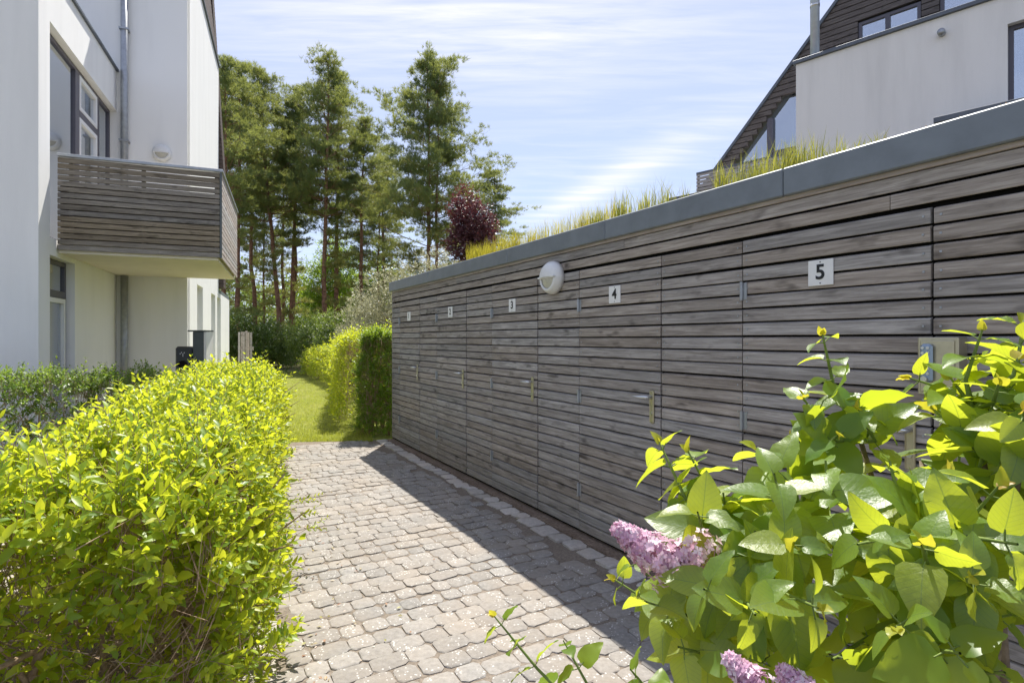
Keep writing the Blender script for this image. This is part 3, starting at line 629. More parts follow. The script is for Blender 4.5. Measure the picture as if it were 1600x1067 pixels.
O('gable_glazing', MB().add([(-3.4, 1.54, 2.9), (0, 1.54, 2.9), (0, 1.54, 6.75), (0 - .02, 1.54, 6.73)], [(0, 1, 2, 3)]).mesh('gable_glazing', GLASS), RH)
for x in (-.95,): O('mullion', MB().box(x - .06, x + .04, 1.46, 1.53, 2.9, 5.75).mesh('mullion', FRAME), RH)
O('mullion', MB().box(-.9, 0, 1.465, 1.53, 5.02, 5.10).mesh('mullion', FRAME), RH)
window(RH, .54, 1.42, 6.16, 6.96, 1.44, FRAME, [(.93, 1.0)], back=ROOM, room=.12, fw=.05)
window(RH, 1.67, 2.39, 6.16, 7.3, 1.44, FRAME, back=ROOM, room=.12, fw=.05)

# ------------------------------------------------------------------ vegetation builders
def shoots(P, D, nleaf, seglen, lsize, spread=.9):
    """P,D (n,3): leafy shoots with opposite leaves -> leaf positions, axes, normals, sizes"""
    n = len(P); D = unit(D); ref = np.where(np.abs(D[:, 2:3]) < .9, np.array([[0, 0, 1.]]), np.array([[1., 0, 0]]))
    A = unit(np.cross(D, ref)); B = np.cross(D, A); ps, ax, nm, sz = [], [], [], []
    ph = rng.random(n) * math.pi
    for k in range(nleaf):
        a = ph + (k // 2) * math.pi / 2 + (k % 2) * math.pi + rng.normal(0, .25, n)
        rad = np.cos(a)[:, None] * A + np.sin(a)[:, None] * B
        t = ((k // 2) + .6) / (nleaf / 2); ps.append(P + D * (seglen * t)[:, None])
        ax.append(rad * spread + D * (.55 + .5 * t) + rng.normal(0, .15, (n, 3))); nm.append(D - rad * .4 + np.array([0, 0, .5]) + rng.normal(0, .25, (n, 3)))
        sz.append(lsize * (1.05 - .45 * t ** 2) * (.8 + .4 * rng.random(n)))
    return [np.concatenate(x) for x in (ps, ax, nm, sz)]
def twigs(P, D, ln, r, back=.5):
    """thin three-sided stems under the shoots"""
    n = len(P); D = unit(D); a = P - D * (ln * back)[:, None]; b = P + D * ln[:, None]
    ref = unit(rng.normal(0, 1, (n, 3))); A = unit(np.cross(D, ref)); B = np.cross(D, A); V = []
    for c in range(3):
        o = (math.cos(c * 2.094) * A + math.sin(c * 2.094) * B) * r; V += [a + o, b + o * .5]
    V = np.stack(V, 1).reshape(-1, 3); bs_ = (np.arange(n) * 6)[:, None]
    T = np.concatenate([bs_ + np.array([[0, 2, 3, 1]]), bs_ + np.array([[2, 4, 5, 3]]), bs_ + np.array([[4, 0, 1, 5]])], 0); return V, T
def ns(P, sc, seed=0):
    """cheap smooth noise for uneven hedge outlines"""
    return (np.sin(P[:, 0] * sc * 1.7 + seed) + np.sin(P[:, 1] * sc * 2.1 + 1.3 * seed) + np.sin(P[:, 2] * sc * 2.6 + 2.1 * seed) + np.sin((P[:, 0] + P[:, 1]) * sc * 4.3 + seed)) / 4
def hedge_pts(axis0, axis1, width, height, n, z0=.12, parts=(.45, .22, .12, .06, .15), ramp_h=None, seed=1):
    """points on the shell (top, side+, side-, ends, inside) of a box hedge; side+ is the right hand side of axis0->axis1"""
    a0 = np.array(axis0, float); a1 = np.array(axis1, float); d = a1 - a0; Ln = np.linalg.norm(d); d = d / Ln; rt = np.array([d[1], -d[0]])
    k = rng.choice(5, n, p=np.array(parts) / sum(parts)); t = rng.random(n) * Ln; s = (rng.random(n) - .5) * width; z = z0 + (height - z0) * rng.random(n)
    jit = np.abs(rng.normal(0, .085, n))
    z = np.where(k == 0, height - jit, z); s = np.where(k == 1, width / 2 - jit, s); s = np.where(k == 2, -width / 2 + jit, s); t = np.where(k == 3, np.where(rng.random(n) < .6, jit, Ln - jit), t)
    nx = np.zeros((n, 3)); nx[k == 0] = (0, 0, 1); nx[k == 1, :2] = rt; nx[k == 2, :2] = -rt
    e = (k == 3); nx[e, :2] = np.where((t[e] < Ln / 2)[:, None], -d, d)
    nx[k == 4] = rng.normal(0, 1, ((k == 4).sum(), 3))
    hs = 1.0 if ramp_h is None else (ramp_h[0] + (ramp_h[1] - ramp_h[0]) * t / Ln)
    xy = a0 + t[:, None] * d + s[:, None] * rt; P = np.column_stack([xy, z * hs]); P += nx * (ns(P, 2.4, seed) * .12 + ns(P, 7, seed + 2) * .05)[:, None]; rr_ = np.clip(np.abs(s) / (width / 2) - .55, 0, 1) * np.clip(z / height - .6, 0, 1); P[:, 2] -= rr_ * .25 * height; P[:, :2] -= np.sign(s)[:, None] * rt * (rr_ * .5)[:, None]
    return P, nx
def hedge(name, label, axis0, axis1, width, height, n, lsize, m, nleaf=10, singles=0, parts=(.45, .22, .12, .06, .15), stems=20, ramp_h=None, z0=.12, tmpl=LEAF8T, cat='hedge', stemr=.012, seed=1, m1=None, group=None):
    root = O(name, None, label=label, cat=cat, group=group, loc=(axis0[0], axis0[1], 0)); off = np.array([axis0[0], axis0[1], 0])
    P, nx = hedge_pts(axis0, axis1, width, height, n, z0, parts, ramp_h, seed)
    D = nx * .8 + np.array([0, 0, .65]) + rng.normal(0, .5, (n, 3)); ln = (lsize * 2.2) * (.7 + .9 * rng.random(n)); sf = .75 + .75 * rng.random(n) ** 2
    ln = ln * sf * np.where((nx[:, 2] > .5) & (rng.random(n) < .12), 1.6, 1)
    ps, ax, nm, sz = shoots(P, D, nleaf, ln, lsize * sf)
    if singles:
        dist = np.linalg.norm(ps - np.array([0, 0, 1.5]), axis=1) + 100 * (np.abs(ps[:, 0] / np.maximum(ps[:, 1], .1)) > .9); pick = np.argsort(dist)[:singles]
        lm = npmesh('leaf', LEAF8T[0], LEAF8T[1], [m1])
        A = unit(ax); Nn = unit(nm - (nm * A).sum(-1, keepdims=True) * A); Sd = np.cross(Nn, A)
        for i in pick:
            o = O('leaf', lm, root); o.matrix_local = Matrix([[*(A[i][j] * sz[i], Sd[i][j] * sz[i], Nn[i][j] * sz[i], ps[i][j] - off[j])][0:4] for j in range(3)] + [[0, 0, 0, 1]])
        keep = np.ones(len(ps), bool); keep[pick] = False; ps, ax, nm, sz = ps[keep], ax[keep], nm[keep], sz[keep]
    v, f, r = scatter(*tmpl, ps - off, ax, nm, sz); O('foliage', npmesh('foliage', v, f, [m], rnd=r), root, kind='stuff')
    v, f = twigs(P - off, D, ln, .0022 if lsize < .06 else .003, .9); O('twigs', npmesh('twigs', v, f, [TWIG]), root, kind='stuff')
    a0 = np.array(axis0); a1 = np.array(axis1); d = a1 - a0; Ln = np.linalg.norm(d); d = d / Ln; rt = np.array([d[1], -d[0]])
    br = MB()
    for i in range(stems):
        tt = (i + random.random()) / stems; q = a0 + d * Ln * tt + rt * random.uniform(-.3, .3) * width; hs = height * (1 if ramp_h is None else ramp_h[0] + (ramp_h[1] - ramp_h[0]) * tt)
        lx, ly = random.uniform(-.12, .12), random.uniform(-.12, .12); top = hs * random.uniform(.6, .8)
        pts = [(q[0] - off[0] + lx * s + .02 * math.sin(s * 7 + i), q[1] - off[1] + ly * s, -.03 + top * s) for s in (0, .2, .4, .6, .8, 1)]
        rr = stemr * random.uniform(.6, 1.4); O('stem', MB().tube(pts, [rr * (1.25 - .75 * s) for s in (0, .2, .4, .6, .8, 1)], 7).mesh('stem', TWIG, True), root)
        for j in range(10):
            s = random.uniform(.15, .95); k = min(int(s * 5), 4); b0 = Vector(pts[k]).lerp(Vector(pts[k + 1]), s * 5 - k); an = random.uniform(0, 6.28); l = random.uniform(.2, .5) * min(1, width)
            e = b0 + Vector((math.cos(an) * l, math.sin(an) * l, random.uniform(.05, .4) * min(1.2, hs))); e.z = min(e.z, hs - .04)
            md = b0.lerp(e, .5) + Vector((random.uniform(-.04, .04), random.uniform(-.04, .04), -.03)); br.tube([b0, md, e], [rr * .45, rr * .32, rr * .15], 5, cap=False)
    if stems: O('branches', br.mesh('branches', TWIG, True, fixn=False), root, kind='stuff')
    return root
def bush(name, label, cat, c, rad, n, lsize, m, group=None, clumps=14, bark=TWIG, trunk_r=.04, trunk_h=None, tmpl=LEAF4T, parts=False, seed=0, hollow=.55):
    """free growing shrub or crown: clumps of leafy shoots on an ellipsoid, with a trunk and limbs"""
    root = O(name, None, loc=(c[0], c[1], 0), label=label, cat=cat, group=group); rs_ = np.random.default_rng(seed + 5)
    cc = unit(rs_.normal(0, 1, (clumps, 3))) * (rs_.random((clumps, 1)) ** .5) * .72; cr = .30 + .22 * rs_.random(clumps)
    k = rs_.integers(0, clumps, n); q = unit(rs_.normal(0, 1, (n, 3))) * (hollow + (1 - hollow) * rs_.random((n, 1))) * cr[k][:, None]; P = (cc[k] + q) * np.array(rad) + np.array([0, 0, c[2]])
    P = P[P[:, 2] > .05]; n = len(P); D = unit(P - np.array([0, 0, c[2]])) + rng.normal(0, .5, (n, 3)) + np.array([0, 0, .3]); ln = lsize * 2.2 * (.6 + .8 * rng.random(n))
    ps, ax, nm, sz = shoots(P, D, 6, ln, lsize); v, f, r = scatter(*tmpl, ps, ax, nm, sz)
    O('crown', npmesh('crown', v, f, [m], rnd=r), root, kind='stuff')
    b = MB(); h = trunk_h or c[2]
    b.tube([(0, 0, -.05), (.02 * h, .01, h * .4), (0, .02 * h, h * .8), (0, 0, h)], [trunk_r, trunk_r * .85, trunk_r * .7, trunk_r * .5], 8)
    for i in range(clumps):
        e = cc[i] * np.array(rad) + np.array([0, 0, c[2]]); s = Vector((0, 0, min(max(e[2] * .45, h * .35), h * .9))); e = Vector(e); b.tube([s, s.lerp(e, .5) + Vector((0, 0, .06 * h)), e], [trunk_r * .5, trunk_r * .32, trunk_r * .12], 5, cap=False)
    O('trunk', b.mesh('trunk', bark, True, fixn=False), root); return root

# near clipped hedge beside the path
hc = lambda Y, o=.62: (EDGE(Y) - o + .02, Y)
hedge('privet_hedge', 'large bright yellow green clipped hedge along the left edge of the paving', hc(1.75), hc(8.15), 1.06, .99, 8600, .053, HEDGE, 10, 300, (.40, .24, .07, .07, .18), 44, m1=HEDGE1, stemr=.019, z0=.05, ramp_h=(.93, 1.03))
hedge('clipped_hedge', 'shade-toned leafy clipped hedge block at the far corner of the shed', (-2.10, 8.66), (-2.28, 9.7), .60, 1.58, 3200, .040, HEDGED, 10, 0, (.25, .22, .2, .23, .10), 8, z0=.05)  # darker leaves here: shade on the path side is put into their colour
hedge('low_hedge', 'lime green hedge rising beside the clipped shade-toned block along the grass path', (-2.35, 9.9), (-4.25, 16.3), 1.5, 1.58, 4200, .055, HEDGE, 8, 0, (.42, .08, .35, .08, .07), 8, ramp_h=(1.0, .86), tmpl=LEAF4T, z0=.05, seed=4)
hedge('low_hedge', 'far low lime green hedge where the grass path meets the pines', (-4.2, 16.4), (-8.0, 23.7), 1.6, 1.40, 3000, .07, HEDGE, 8, 0, (.42, .08, .35, .08, .07), 6, ramp_h=(.95, .72), tmpl=LEAF4T, z0=.05, seed=5)
hedge('spirea_hedge', 'dark green fine leaved shrub row in front of the white building', (-5.25, 4.75), (-4.35, 6.9), .75, 1.08, 2600, .035, SPIREA, 10, 0, (.4, .3, .1, .1, .1), 10, seed=3, z0=.05)
hedge('spirea_hedge', 'bushy green shrub standing at the corner of the white building', (-6.1, 5.0), (-5.6, 5.6), .8, 1.42, 900, .04, HEDGED, 10, 0, (.4, .3, .1, .1, .1), 5, seed=6, z0=.05)
# overhanging twigs of the hedge over the paving
P = np.array([tuple(at(p, q, y)) for p, q, y in [(455, 815, 3.6), (430, 830, 3.5), (470, 808, 3.7), (410, 850, 3.3), (425, 890, 3.2), (400, 900, 3.0), (445, 790, 3.9), (435, 760, 4.2), (395, 940, 2.9), (415, 865, 3.4)]]); P = np.repeat(P, 3, 0) + rng.normal(0, .05, (30, 3))
D = np.tile(np.array([[.9, -.1, .35]]), (30, 1)) + rng.normal(0, .3, (30, 3)); ps, ax, nm, sz = shoots(P, D, 14, np.full(30, .17), .032)
hr = [o for o in COL.objects if o.name == 'privet_hedge'][0]; off = np.array(hr.location)
n = 3800; tY = 1.75 + 6.3 * rng.random(n) ** 1.4; tP = np.column_stack([np.array([hc(y)[0] for y in tY]) + (rng.random(n) - .5) * .98, tY, .05 + .75 * rng.random(n)])   # fine bare twigs inside the hedge
v, f = twigs(tP - off, rng.normal(0, .55, (n, 3)) + np.array([.25, -.1, .8]), .06 + .12 * rng.random(n), .0017, .6); O('bare_twigs', npmesh('bare_twigs', v, f, [TWIG]), hr, kind='stuff')
v, f, r = scatter(*LEAF8T, ps - off, ax, nm, sz); O('overhanging_shoots', npmesh('overhanging_shoots', v, f, [HEDGE], rnd=r), hr, kind='stuff')
v, f = twigs(P - off, D, np.full(30, .18), .002, 1.8); O('overhanging_twigs', npmesh('overhanging_twigs', v, f, [TWIG]), hr, kind='stuff')
# lawn blades
n = 26000; Y = 8.2 + 13 * rng.random(n) ** 1.5; xc = -3.0 - .38 * (Y - 8.2); X = xc + (rng.random(n) - .45) * (1.7 + .15 * (Y - 8))
blades(np.column_stack([X, Y, np.full(n, -.017)]), .03 + .04 * rng.random(n), .7, .0022, LAWNB, 'lawn_grass', 'short sunlit grass on the path to the pines', 'grass')

# pines
def pine(seed, H, crown0, R, dens=1.0, sway=.006):
    r = np.random.default_rng(seed); zs = np.linspace(0, 1, 12); sway = np.cumsum(r.normal(0, sway, (12, 2)), 0) * H * .6
    tp = np.column_stack([sway[:, 0], sway[:, 1], zs * H]); tr = .0092 * H * (1 - .85 * zs ** 1.15)
    tv, tf = tube_np(tp, tr, 9)
    def axis(z): i = np.interp(z, zs * H, np.arange(12)); k = min(int(i), 10); return tp[k] + (tp[k + 1] - tp[k]) * (i - k)
    b = MB(); T0 = []; TD = []
    z = .14 * H
    while z < H * .995:
        t = (z / H - crown0) / (1 - crown0)
        for q in range(3 if t < 0 else r.integers(4, 7)):
            an = r.random() * 6.283; live = t > 0 or r.random() < .10 + .45 * max(0, 1 + t * .9)
            prof_ = R * (.55 + .45 * math.sin(min(1, max(.0, (t + .3)) / .55) * 1.57)) * (1 - max(0, t) ** 2.6) + .3
            Lb = prof_ * r.uniform(.35, 1.25) * (.7 if t < 0 else 1); el = r.uniform(-.2, .25) + .8 * max(0, t)
            p0 = np.array(axis(z)); dh = np.array([math.cos(an), math.sin(an), 0]); pts = []
            for s in (0, .33, .66, 1): pts.append(p0 + dh * Lb * s * math.cos(el) + np.array([0, 0, Lb * s * math.sin(el) + .16 * Lb * s * s]) + r.normal(0, .07 * s, 3))
            rb = .0042 * H * (.3 + .5 * (1 - max(0, t))) * (.55 if not live else 1); b.tube(pts, [rb * .5, rb * .36, rb * .22, rb * .1], 4, cap=False)
            for tw in range(3):                              # bare side twigs
                i = r.integers(1, 3); e = np.array(pts[i]) + (dh * r.uniform(.2, .6) + np.array([-dh[1], dh[0], 0]) * r.choice([-1, 1]) * r.uniform(.3, .8) + np.array([0, 0, r.uniform(-.1, .4)])) * Lb * .35
                b.tube([pts[i], (np.array(pts[i]) + e) / 2 + np.array([0, 0, .03]), e], [rb * .2, rb * .14, rb * .07], 3, cap=False)
            if not live: continue
            ncl = int(Lb * 2.6 * dens) + 2                   # clumps of tufts at the ends of the side twigs
            for c in range(ncl):
                s = .38 + .66 * r.random() ** .6; i = min(int(s * 3), 2); P_ = np.array(pts); cc = P_[i] + (P_[i + 1] - P_[i]) * (s * 3 - i) + r.normal(0, 1, 3) * np.array([1, 1, .3]) * (.10 + .11 * Lb * s)
                m_ = r.integers(9, 16); lat = r.normal(0, 1, (m_, 3)) * np.array([1, 1, .42]); T0.append(cc + lat * .18); TD.append(dh * .5 + lat * .3 + np.array([0, 0, .95]))
        z += r.uniform(.38, .66) * (1 if t > 0 else 1.5)
    T0 = np.vstack(T0); TD = unit(np.vstack(TD)); m_ = len(T0); K = 10
    dirs = unit(TD[:, None] * .8 + r.normal(0, .5, (m_, K, 3))); bl = (.14 + .13 * r.random((m_, K, 1))); sd = unit(np.cross(dirs, r.normal(0, 1, (m_, K, 3)))) * .0135
    st = T0[:, None] + dirs * .02 + r.normal(0, .03, (m_, K, 3)); V = np.stack([st - sd, st + sd, st + dirs * bl], 2).reshape(-1, 3)
    low = np.clip((.62 - T0[:, 2] / H) * 1.2, -.1, .35)
    rr = np.repeat(np.clip(.36 + .20 * r.standard_normal(m_) + .22 * ns(T0, .9, seed) + low * .8, 0, 1), K * 3)
    return npmesh('trunk', tv, tf, [BARK], True), b.mesh('branches', BARK, False, fixn=False), npmesh('crown', V, np.arange(len(V)).reshape(-1, 3), [PINE], rnd=rr)
PV = [pine(1, 18, .52, 2.2, .62), pine(2, 18, .48, 2.5, .62), pine(3, 18, .55, 2.0, .62), pine(5, 18, .36, 4.0, .72)]
def place_pine(k, px, topy, Y, label, lean=0, sc=1.0, rz=None, group='tall pines behind the gardens'):
    H = CH + (HZ - topy) / F * Y; e = O('pine_tree', None, loc=((px - 800) / F * Y, Y, -.04), rot=(0, lean, (0 if abs(lean) > .05 else random.uniform(0, 6.28)) if rz is None else rz), label=label, cat='tree', group=group)
    h = H / 18; e.scale = (h * sc, h * sc, h)
    for nm, me in zip(('trunk', 'branches', 'crown'), PV[k]): O(nm, me, e, kind='stuff' if nm != 'trunk' else None)
    return e
for k, px, ty, Y, ln, sc, lb in [(0, 372, 105, 30, 0, 1.0, 'tall pine close behind the far corner of the white building'), (2, 392, 150, 36, 0, 1.0, 'slender pine just beyond the weathered board screen'), (1, 443, 112, 33, -.10, 1.0, 'tall pine with a strongly leaning trunk beside the grass path'),
        (2, 440, 190, 42, 0, .9, 'thin far pine showing behind the leaning pine'), (0, 455, 135, 34, -.03, 1.0, 'pine of a close pair of trunks at the end of the grass path'), (2, 464, 160, 34.5, .02, .9, 'pine of a close pair of trunks at the end of the grass path'),
        (1, 503, 92, 31, 0, 1.0, 'tallest straight pine behind the far low lime hedge'), (0, 527, 120, 35, .0, 1.0, 'straight pine next to the tallest pine, before the lime green bush'), (2, 562, 185, 33, .02, 1.1, 'shorter pine standing behind the pale shrub'),
        (0, 350, 95, 27, 0, 1.0, 'pine crown showing over the edge of the white building'), (2, 600, 235, 40, .03, 1.1, 'low far pine between the pine row and the twin pine'), (1, 330, 120, 38, 0, 1, 'far pine mostly hidden by the white building')]:
    place_pine(k, px, ty, Y, lb, ln, sc, group='paired pine trunks' if 'pair of' in lb else 'tall pines behind the gardens')
place_pine(3, 669, 98, 30, 'broad twin trunked pine standing apart behind the shed', 0, 1.0, .5, None)
place_pine(3, 684, 135, 29.6, 'second trunk of the broad twin pine behind the shed', .015, .9, 2.4, None)
place_pine(3, 590, 290, 36, 'low spreading pine filling the gap before the twin pine', 0, 1.0, 1.9, None)
place_pine(3, 412, 255, 41, 'half height pine in shade behind the leaning pine', 0, .8, 3.3, None)
place_pine(2, 772, 268, 33, 'low pine top beside the purple leaved tree', 0, 1.3, 1.0, None)
# other planting behind
bush('purple_tree', 'dark purple leaved tree rising above the far end of the shed', 'tree', (-1.35, 22, 5.9), (1.3, 1.2, 1.85), 2300, .12, PURPLE, clumps=15, trunk_r=.09, seed=2)
bush('silver_shrub', 'large pale silvery green shrub behind the far hedge', 'shrub', (-3.3, 16.5, 1.9), (1.75, 1.3, 1.7), 4200, .065, SILVER, clumps=26, trunk_r=.06, seed=4)
bush('silver_shrub', 'pale silvery shrub top showing just above the shed corner', 'shrub', (-2.1, 15.5, 3.0), (1.1, 1.0, 1.0), 1800, .065, SILVER, clumps=16, trunk_r=.06, seed=5)
bush('lime_tree', 'bright lime green young tree between the pine trunks', 'tree', (-13.2, 40, 5.0), (2.6, 2.2, 4.6), 3600, .17, LIME, clumps=26, trunk_r=.09, seed=6)
bush('lime_tree', 'bright lime green bush low behind the pines', 'tree', (-9.8, 37, 3.4), (2.3, 2.0, 2.9), 2400, .16, LIME, clumps=20, trunk_r=.07, seed=7)
for i, (px, Y, h, m, lb) in enumerate([(385, 24, 2.6, SHRUB, 'dark flowering shrub beside the weathered board screen'), (425, 25, 2.3, SHRUB, 'dark glossy shrub at the foot of the leaning pine'), (345, 24, 3.0, SHRUB, 'dark shrub close behind the far corner of the white building'),
                                       (490, 24, 2.6, SHRUB, 'white flowering shrub where the grass path ends'), (530, 22, 3.0, SHRUB, 'grey green flowering shrub behind the lime hedge'), (565, 20, 3.0, SILVER, 'pale shrub between the lime hedge and the pines'), (455, 30, 2.2, SHRUB, 'dark low shrub at the end of the grass path')]):
    bush('garden_shrub', lb, 'shrub', ((px - 800) / F * Y, Y, h * .5), (1.25, 1.1, h * .55), 1700, .09, m, clumps=16, trunk_r=.04, seed=20 + i)
# far wood, one mass
n = 20000; th = rng.uniform(-.75, .45, n); Y = 52 + 22 * rng.random(n); X = th * Y; z = (8.0 + 1.6 * np.sin(th * 21) + 1.2 * np.sin(th * 47 + 1)) * rng.random(n) ** .8
ps, ax, nm, sz = shoots(np.column_stack([X, Y, z]), rng.normal(0, 1, (n, 3)) + np.array([0, 0, .4]), 4, np.full(n, .5), .42); v, f, r = scatter(*LEAF4T, ps, ax, nm, sz)
O('far_wood', npmesh('far_wood', v, f, [SHRUB], rnd=r * .95), kind='stuff', label='far mixed green undergrowth closing the view behind the pines', cat='wood')

# ------------------------------------------------------------------ lilac in the foreground
def lilac_leaf(seed):
    r = random.Random(seed); n = 9; v = []; f = []
    cup = r.uniform(.10, .30); droop = r.uniform(.05, .38); twist = r.uniform(-.25, .25); wav = r.uniform(0, .03)
    wd = [.02, .30, .395, .40, .36, .285, .19, .095, .004]; xs = [0, .05, .16, .30, .46, .62, .77, .90, 1.0]
    for i in range(n):
        x = xs[i]; w_ = wd[i]
        for j in (-2, -1, 0, 1, 2):
            y = w_ * j / 2; bx = x - (.11 * abs(j) / 2 * (1 - x) ** 3 if i < 4 else 0); zq = cup * abs(y) * 1.1 - droop * x * x + wav * math.sin(x * 14 + j) * abs(j)
            zq += twist * y * x; v.append((bx, y, zq))
    for i in range(n - 1):
        for j in range(4): a = i * 5 + j; f.append((a, a + 5, a + 6, a + 1))
    return v, f
LM = [npmesh('leaf', *lilac_leaf(i), [LILAC], True) for i in range(8)]
LY = [npmesh('bud_leaf', *lilac_leaf(60 + i), [LYOUNG], True) for i in range(3)]
LT = lilac_leaf(3)
base = Vector((1.02, 1.22, 0))
LI = O('lilac_bush', None, loc=base, label='lilac bush with glossy heart shaped leaves and pink blossom in front of the shed', cat='shrub')
def frame(o, p, a, nrm, s):
    a = a.normalized(); nrm = (nrm - a * nrm.dot(a)).normalized(); sd = nrm.cross(a); p = p - base
    o.matrix_local = Matrix(((a.x * s, sd.x * s, nrm.x * s, p.x), (a.y * s, sd.y * s, nrm.y * s, p.y), (a.z * s, sd.z * s, nrm.z * s, p.z), (0, 0, 0, 1)))
nl = 0; extra = []
R3 = lambda s=1: Vector((random.gauss(0, s), random.gauss(0, s), random.gauss(0, s)))
gst = MB()
def shoot(tip, root, nn=5, size=.085, young=True, step=.05):
    size *= .90 + .16 * min(1, max(0, (tip.y - .75) / .35))
    """a shoot ending at tip, coming from root; opposite leaf pairs below a bud"""
    global nl
    d = (tip - root); Ln = d.length; mid = root.lerp(tip, .5) + Vector((0, 0, -.06 * Ln)) + R3(.02)
    pts = [root, root.lerp(mid, .6), mid, mid.lerp(tip, .55), tip]; gst.tube([p - base for p in pts], [.0055, .0045, .0038, .003, .0018], 6, cap=False)
    dr = (tip - mid).normalized(); rf = Vector((0, 0, 1)) if abs(dr.z) < .9 else Vector((1, 0, 0)); A = dr.cross(rf).normalized(); B = dr.cross(A); ph = random.uniform(0, 3.14)
    if young:
        for q in range(2):
            a = dr + (A * math.cos(q * 2.1 + ph) + B * math.sin(q * 2.1 + ph)) * .45; frame(O('bud_leaf', LY[q], LI), tip, a, R3() + Vector((0, 0, 1)), size * random.uniform(.22, .42))
    for k in range(nn):
        t = (k + .45) * step; p = tip - dr * t; g = .5 + .5 * min(1, (k + .6) / 2.2)
        for sgn in (1, -1):
            an = ph + k * 1.571; rad = (A * math.cos(an) + B * math.sin(an)) * sgn; a = rad * .95 + dr * .25 + Vector((0, 0, -.12)) + R3(.16); s = size * g * random.uniform(.75, 1.25)
            nrm = dr * .6 + Vector((0, 0, .8)) - rad * .1 + R3(.42); pe = p + rad * .018 + dr * .006
            gst.tube([p - base, pe - base], [.0014, .0011], 5, cap=False)
            if nl < 300: frame(O('leaf', random.choice(LM), LI), pe, a, nrm, s); nl += 1
            else: extra.append((pe - base, a, nrm, s))
# main stems
stems = []
for i, (px, py, Yt) in enumerate([(1345, 690, 1.22), (1520, 640, 1.10), (1440, 720, 1.3), (1250, 800, 1.15), (1600, 700, 1.0), (1150, 880, 1.15), (1700, 760, 1.2), (1420, 860, .95)]):
    t = at(px, py, Yt); b0 = base + Vector((random.uniform(-.10, .14), random.uniform(-.10, .12), -.03)); m1 = b0.lerp(t, .45) + Vector((random.uniform(-.04, .04), random.uniform(-.04, .04), .12)); m2 = b0.lerp(t, .8) + Vector((0, 0, .05))
    O('stem', MB().tube([p - base for p in (b0, b0.lerp(m1, .5) + R3(.015), m1, m2, t)], [.021, .017, .012, .008, .005], 9).mesh('stem', LTWIG, True), LI); stems.append((m1, m2, t))
def near_root(tip):
    best = min((p for s in stems for p in (s[0].lerp(s[1], .5), s[1], s[2])), key=lambda p: (p - tip).length + (.5 if p.z > tip.z - .03 else 0)); return best
tips = [(1285, 522, 1.22, 4, .055), (1535, 515, 1.08, 5, .075), (1600, 500, 1.15, 4, .075), (1030, 690, 1.25, 2, .08), (1075, 705, 1.2, 4, .085), (1255, 622, 1.2, 3, .08), (1180, 700, 1.15, 4, .09), (1340, 640, 1.15, 4, .085),
        (1420, 590, 1.2, 4, .08), (1460, 640, 1.1, 4, .085), (1560, 600, 1.0, 5, .08), (1600, 640, .9, 4, .085), (960, 905, 1.25, 3, .065), (985, 870, 1.2, 3, .07), (1010, 940, 1.0, 4, .09), (1090, 800, 1.0, 4, .09),
        (1130, 770, 1.1, 4, .09), (1210, 740, 1.0, 4, .095), (1290, 720, 1.0, 5, .095), (1390, 720, .95, 5, .095), (1480, 740, .95, 4, .09), (1560, 760, .85, 5, .09), (1240, 850, .9, 4, .095), (1340, 850, .85, 4, .095),
        (1440, 850, .78, 4, .095), (1100, 920, .9, 4, .095), (1180, 960, .85, 4, .095), (1280, 950, .8, 4, .10), (1520, 900, .75, 4, .095), (1590, 850, .75, 4, .095), (1400, 980, .75, 3, .095), (1060, 1010, .95, 4, .09),
        (1150, 1050, .85, 3, .09), (1500, 1020, .7, 3, .095), (1240, 690, 1.3, 4, .085), (1500, 700, 1.25, 4, .085), (1650, 620, 1.0, 4, .09), (1720, 720, .95, 5, .09), (1680, 900, .8, 5, .09), (1130, 850, 1.2, 4, .085), (1350, 780, 1.25, 4, .085), (1580, 960, .9, 4, .09),
        (1590, 560, 1.05, 4, .08), (1485, 590, 1.15, 4, .075), (1395, 660, 1.2, 4, .08), (1310, 680, 1.1, 4, .085), (1060, 770, 1.15, 3, .085), (1180, 830, 1.0, 4, .09), (1540, 690, 1.0, 4, .085), (1630, 560, 1.1, 4, .08), (1300, 1030, .85, 4, .09), (1450, 1010, .85, 4, .09), (1570, 1050, .8, 4, .09), (1380, 920, 1.0, 4, .09), (1250, 1000, 1.0, 4, .085), (1490, 950, 1.0, 4, .09)]
for px, py, Yt, nn, sz_ in tips:
    t = at(px, py, Yt); shoot(t, near_root(t), nn + (1 if py > 640 else 0), sz_ * .92, py < 720 or px % 40 == 0, .044)
t = at(772, 962, 1.42); shoot(t, at(905, 1110, 1.36), 4, .062, True, .062)
t = at(880, 1000, 1.40); shoot(t, at(945, 1120, 1.33), 2, .06, False)
t = at(985, 1045, 1.25); shoot(t, at(1060, 1130, 1.2), 3, .07, False)
O('shoots', gst.mesh('shoots', GSTEM, True, fixn=False), LI, kind='stuff')
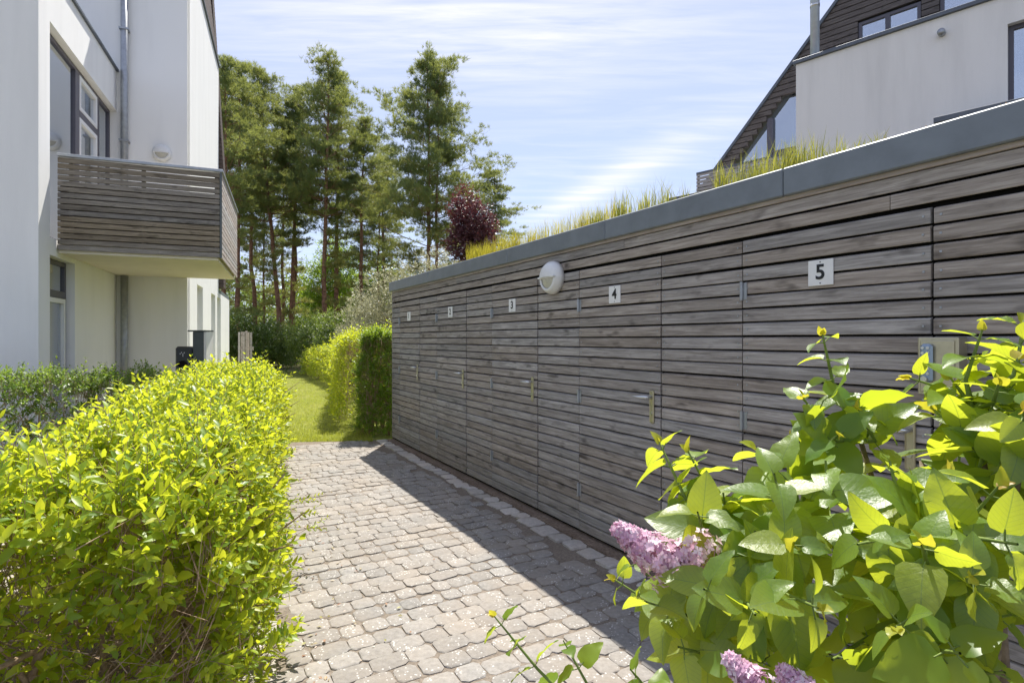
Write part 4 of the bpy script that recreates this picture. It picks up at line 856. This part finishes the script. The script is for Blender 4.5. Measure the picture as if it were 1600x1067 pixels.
if extra:
    v, f, r = scatter(LT[0], np.array(LT[1]), *[np.array([tuple(e[i]) for e in extra]) for i in range(3)], np.array([e[3] for e in extra])); O('foliage', npmesh('foliage', v, f, [LILACS], True, rnd=r), LI, kind='stuff')
def panicle(p0, p1, rmax, n=130):
    V, Fq, rr = [], [], []; nb = 0
    for i in range(n):
        s = random.random() ** .8; c = p0.lerp(p1, s); d = R3().normalized(); rad = rmax * (1 - .72 * s) * random.uniform(.55, 1); c = c + d * rad; A = d.cross(Vector((.3, .2, 1))).normalized(); B = d.cross(A); h = random.random(); a0 = random.uniform(0, 1.57)
        for k in range(4):
            an = a0 + k * 1.571; u_ = A * math.cos(an) + B * math.sin(an); w_ = A * -math.sin(an) + B * math.cos(an); s_ = .0085
            V += [c - base, c + u_ * s_ * .6 + w_ * s_ * .45 + d * .001 - base, c + u_ * s_ * 1.25 + d * .002 - base, c + u_ * s_ * .6 - w_ * s_ * .45 + d * .001 - base]; Fq.append((nb, nb + 1, nb + 2, nb + 3)); rr += [h] * 4; nb += 4
    O('blossom', npmesh('blossom', [tuple(q) for q in V], Fq, [PETAL], rnd=rr), LI)
panicle(at(1050, 885, 1.02), at(965, 826, 1.06), .052, 420); panicle(at(1105, 855, 1.02), at(1035, 885, 1.02), .05, 300)
panicle(at(1195, 1085, .80), at(1140, 1030, .82), .034, 200); panicle(at(1265, 1090, .78), at(1225, 1050, .80), .03, 150)
# fallen leaves and twigs on the paving
n = 260; Y = 2.2 + 5.8 * rng.random(n); X = np.array([EDGE(y) for y in Y]) + .05 + np.abs(rng.normal(0, .35, n)); v, f, r = scatter(*LEAF4T, np.column_stack([X, Y, np.full(n, .008)]), np.column_stack([rng.normal(0, 1, (n, 2)), rng.normal(0, .08, n)]), np.tile([[0, 0, 1.]], (n, 1)) + rng.normal(0, .25, (n, 3)), .012 + .022 * rng.random(n))
O('leaf_litter', npmesh('leaf_litter', v, f, [SEDUM], rnd=r), kind='stuff', label='small dry fallen leaves scattered on the paving beside the hedge', cat='leaves')
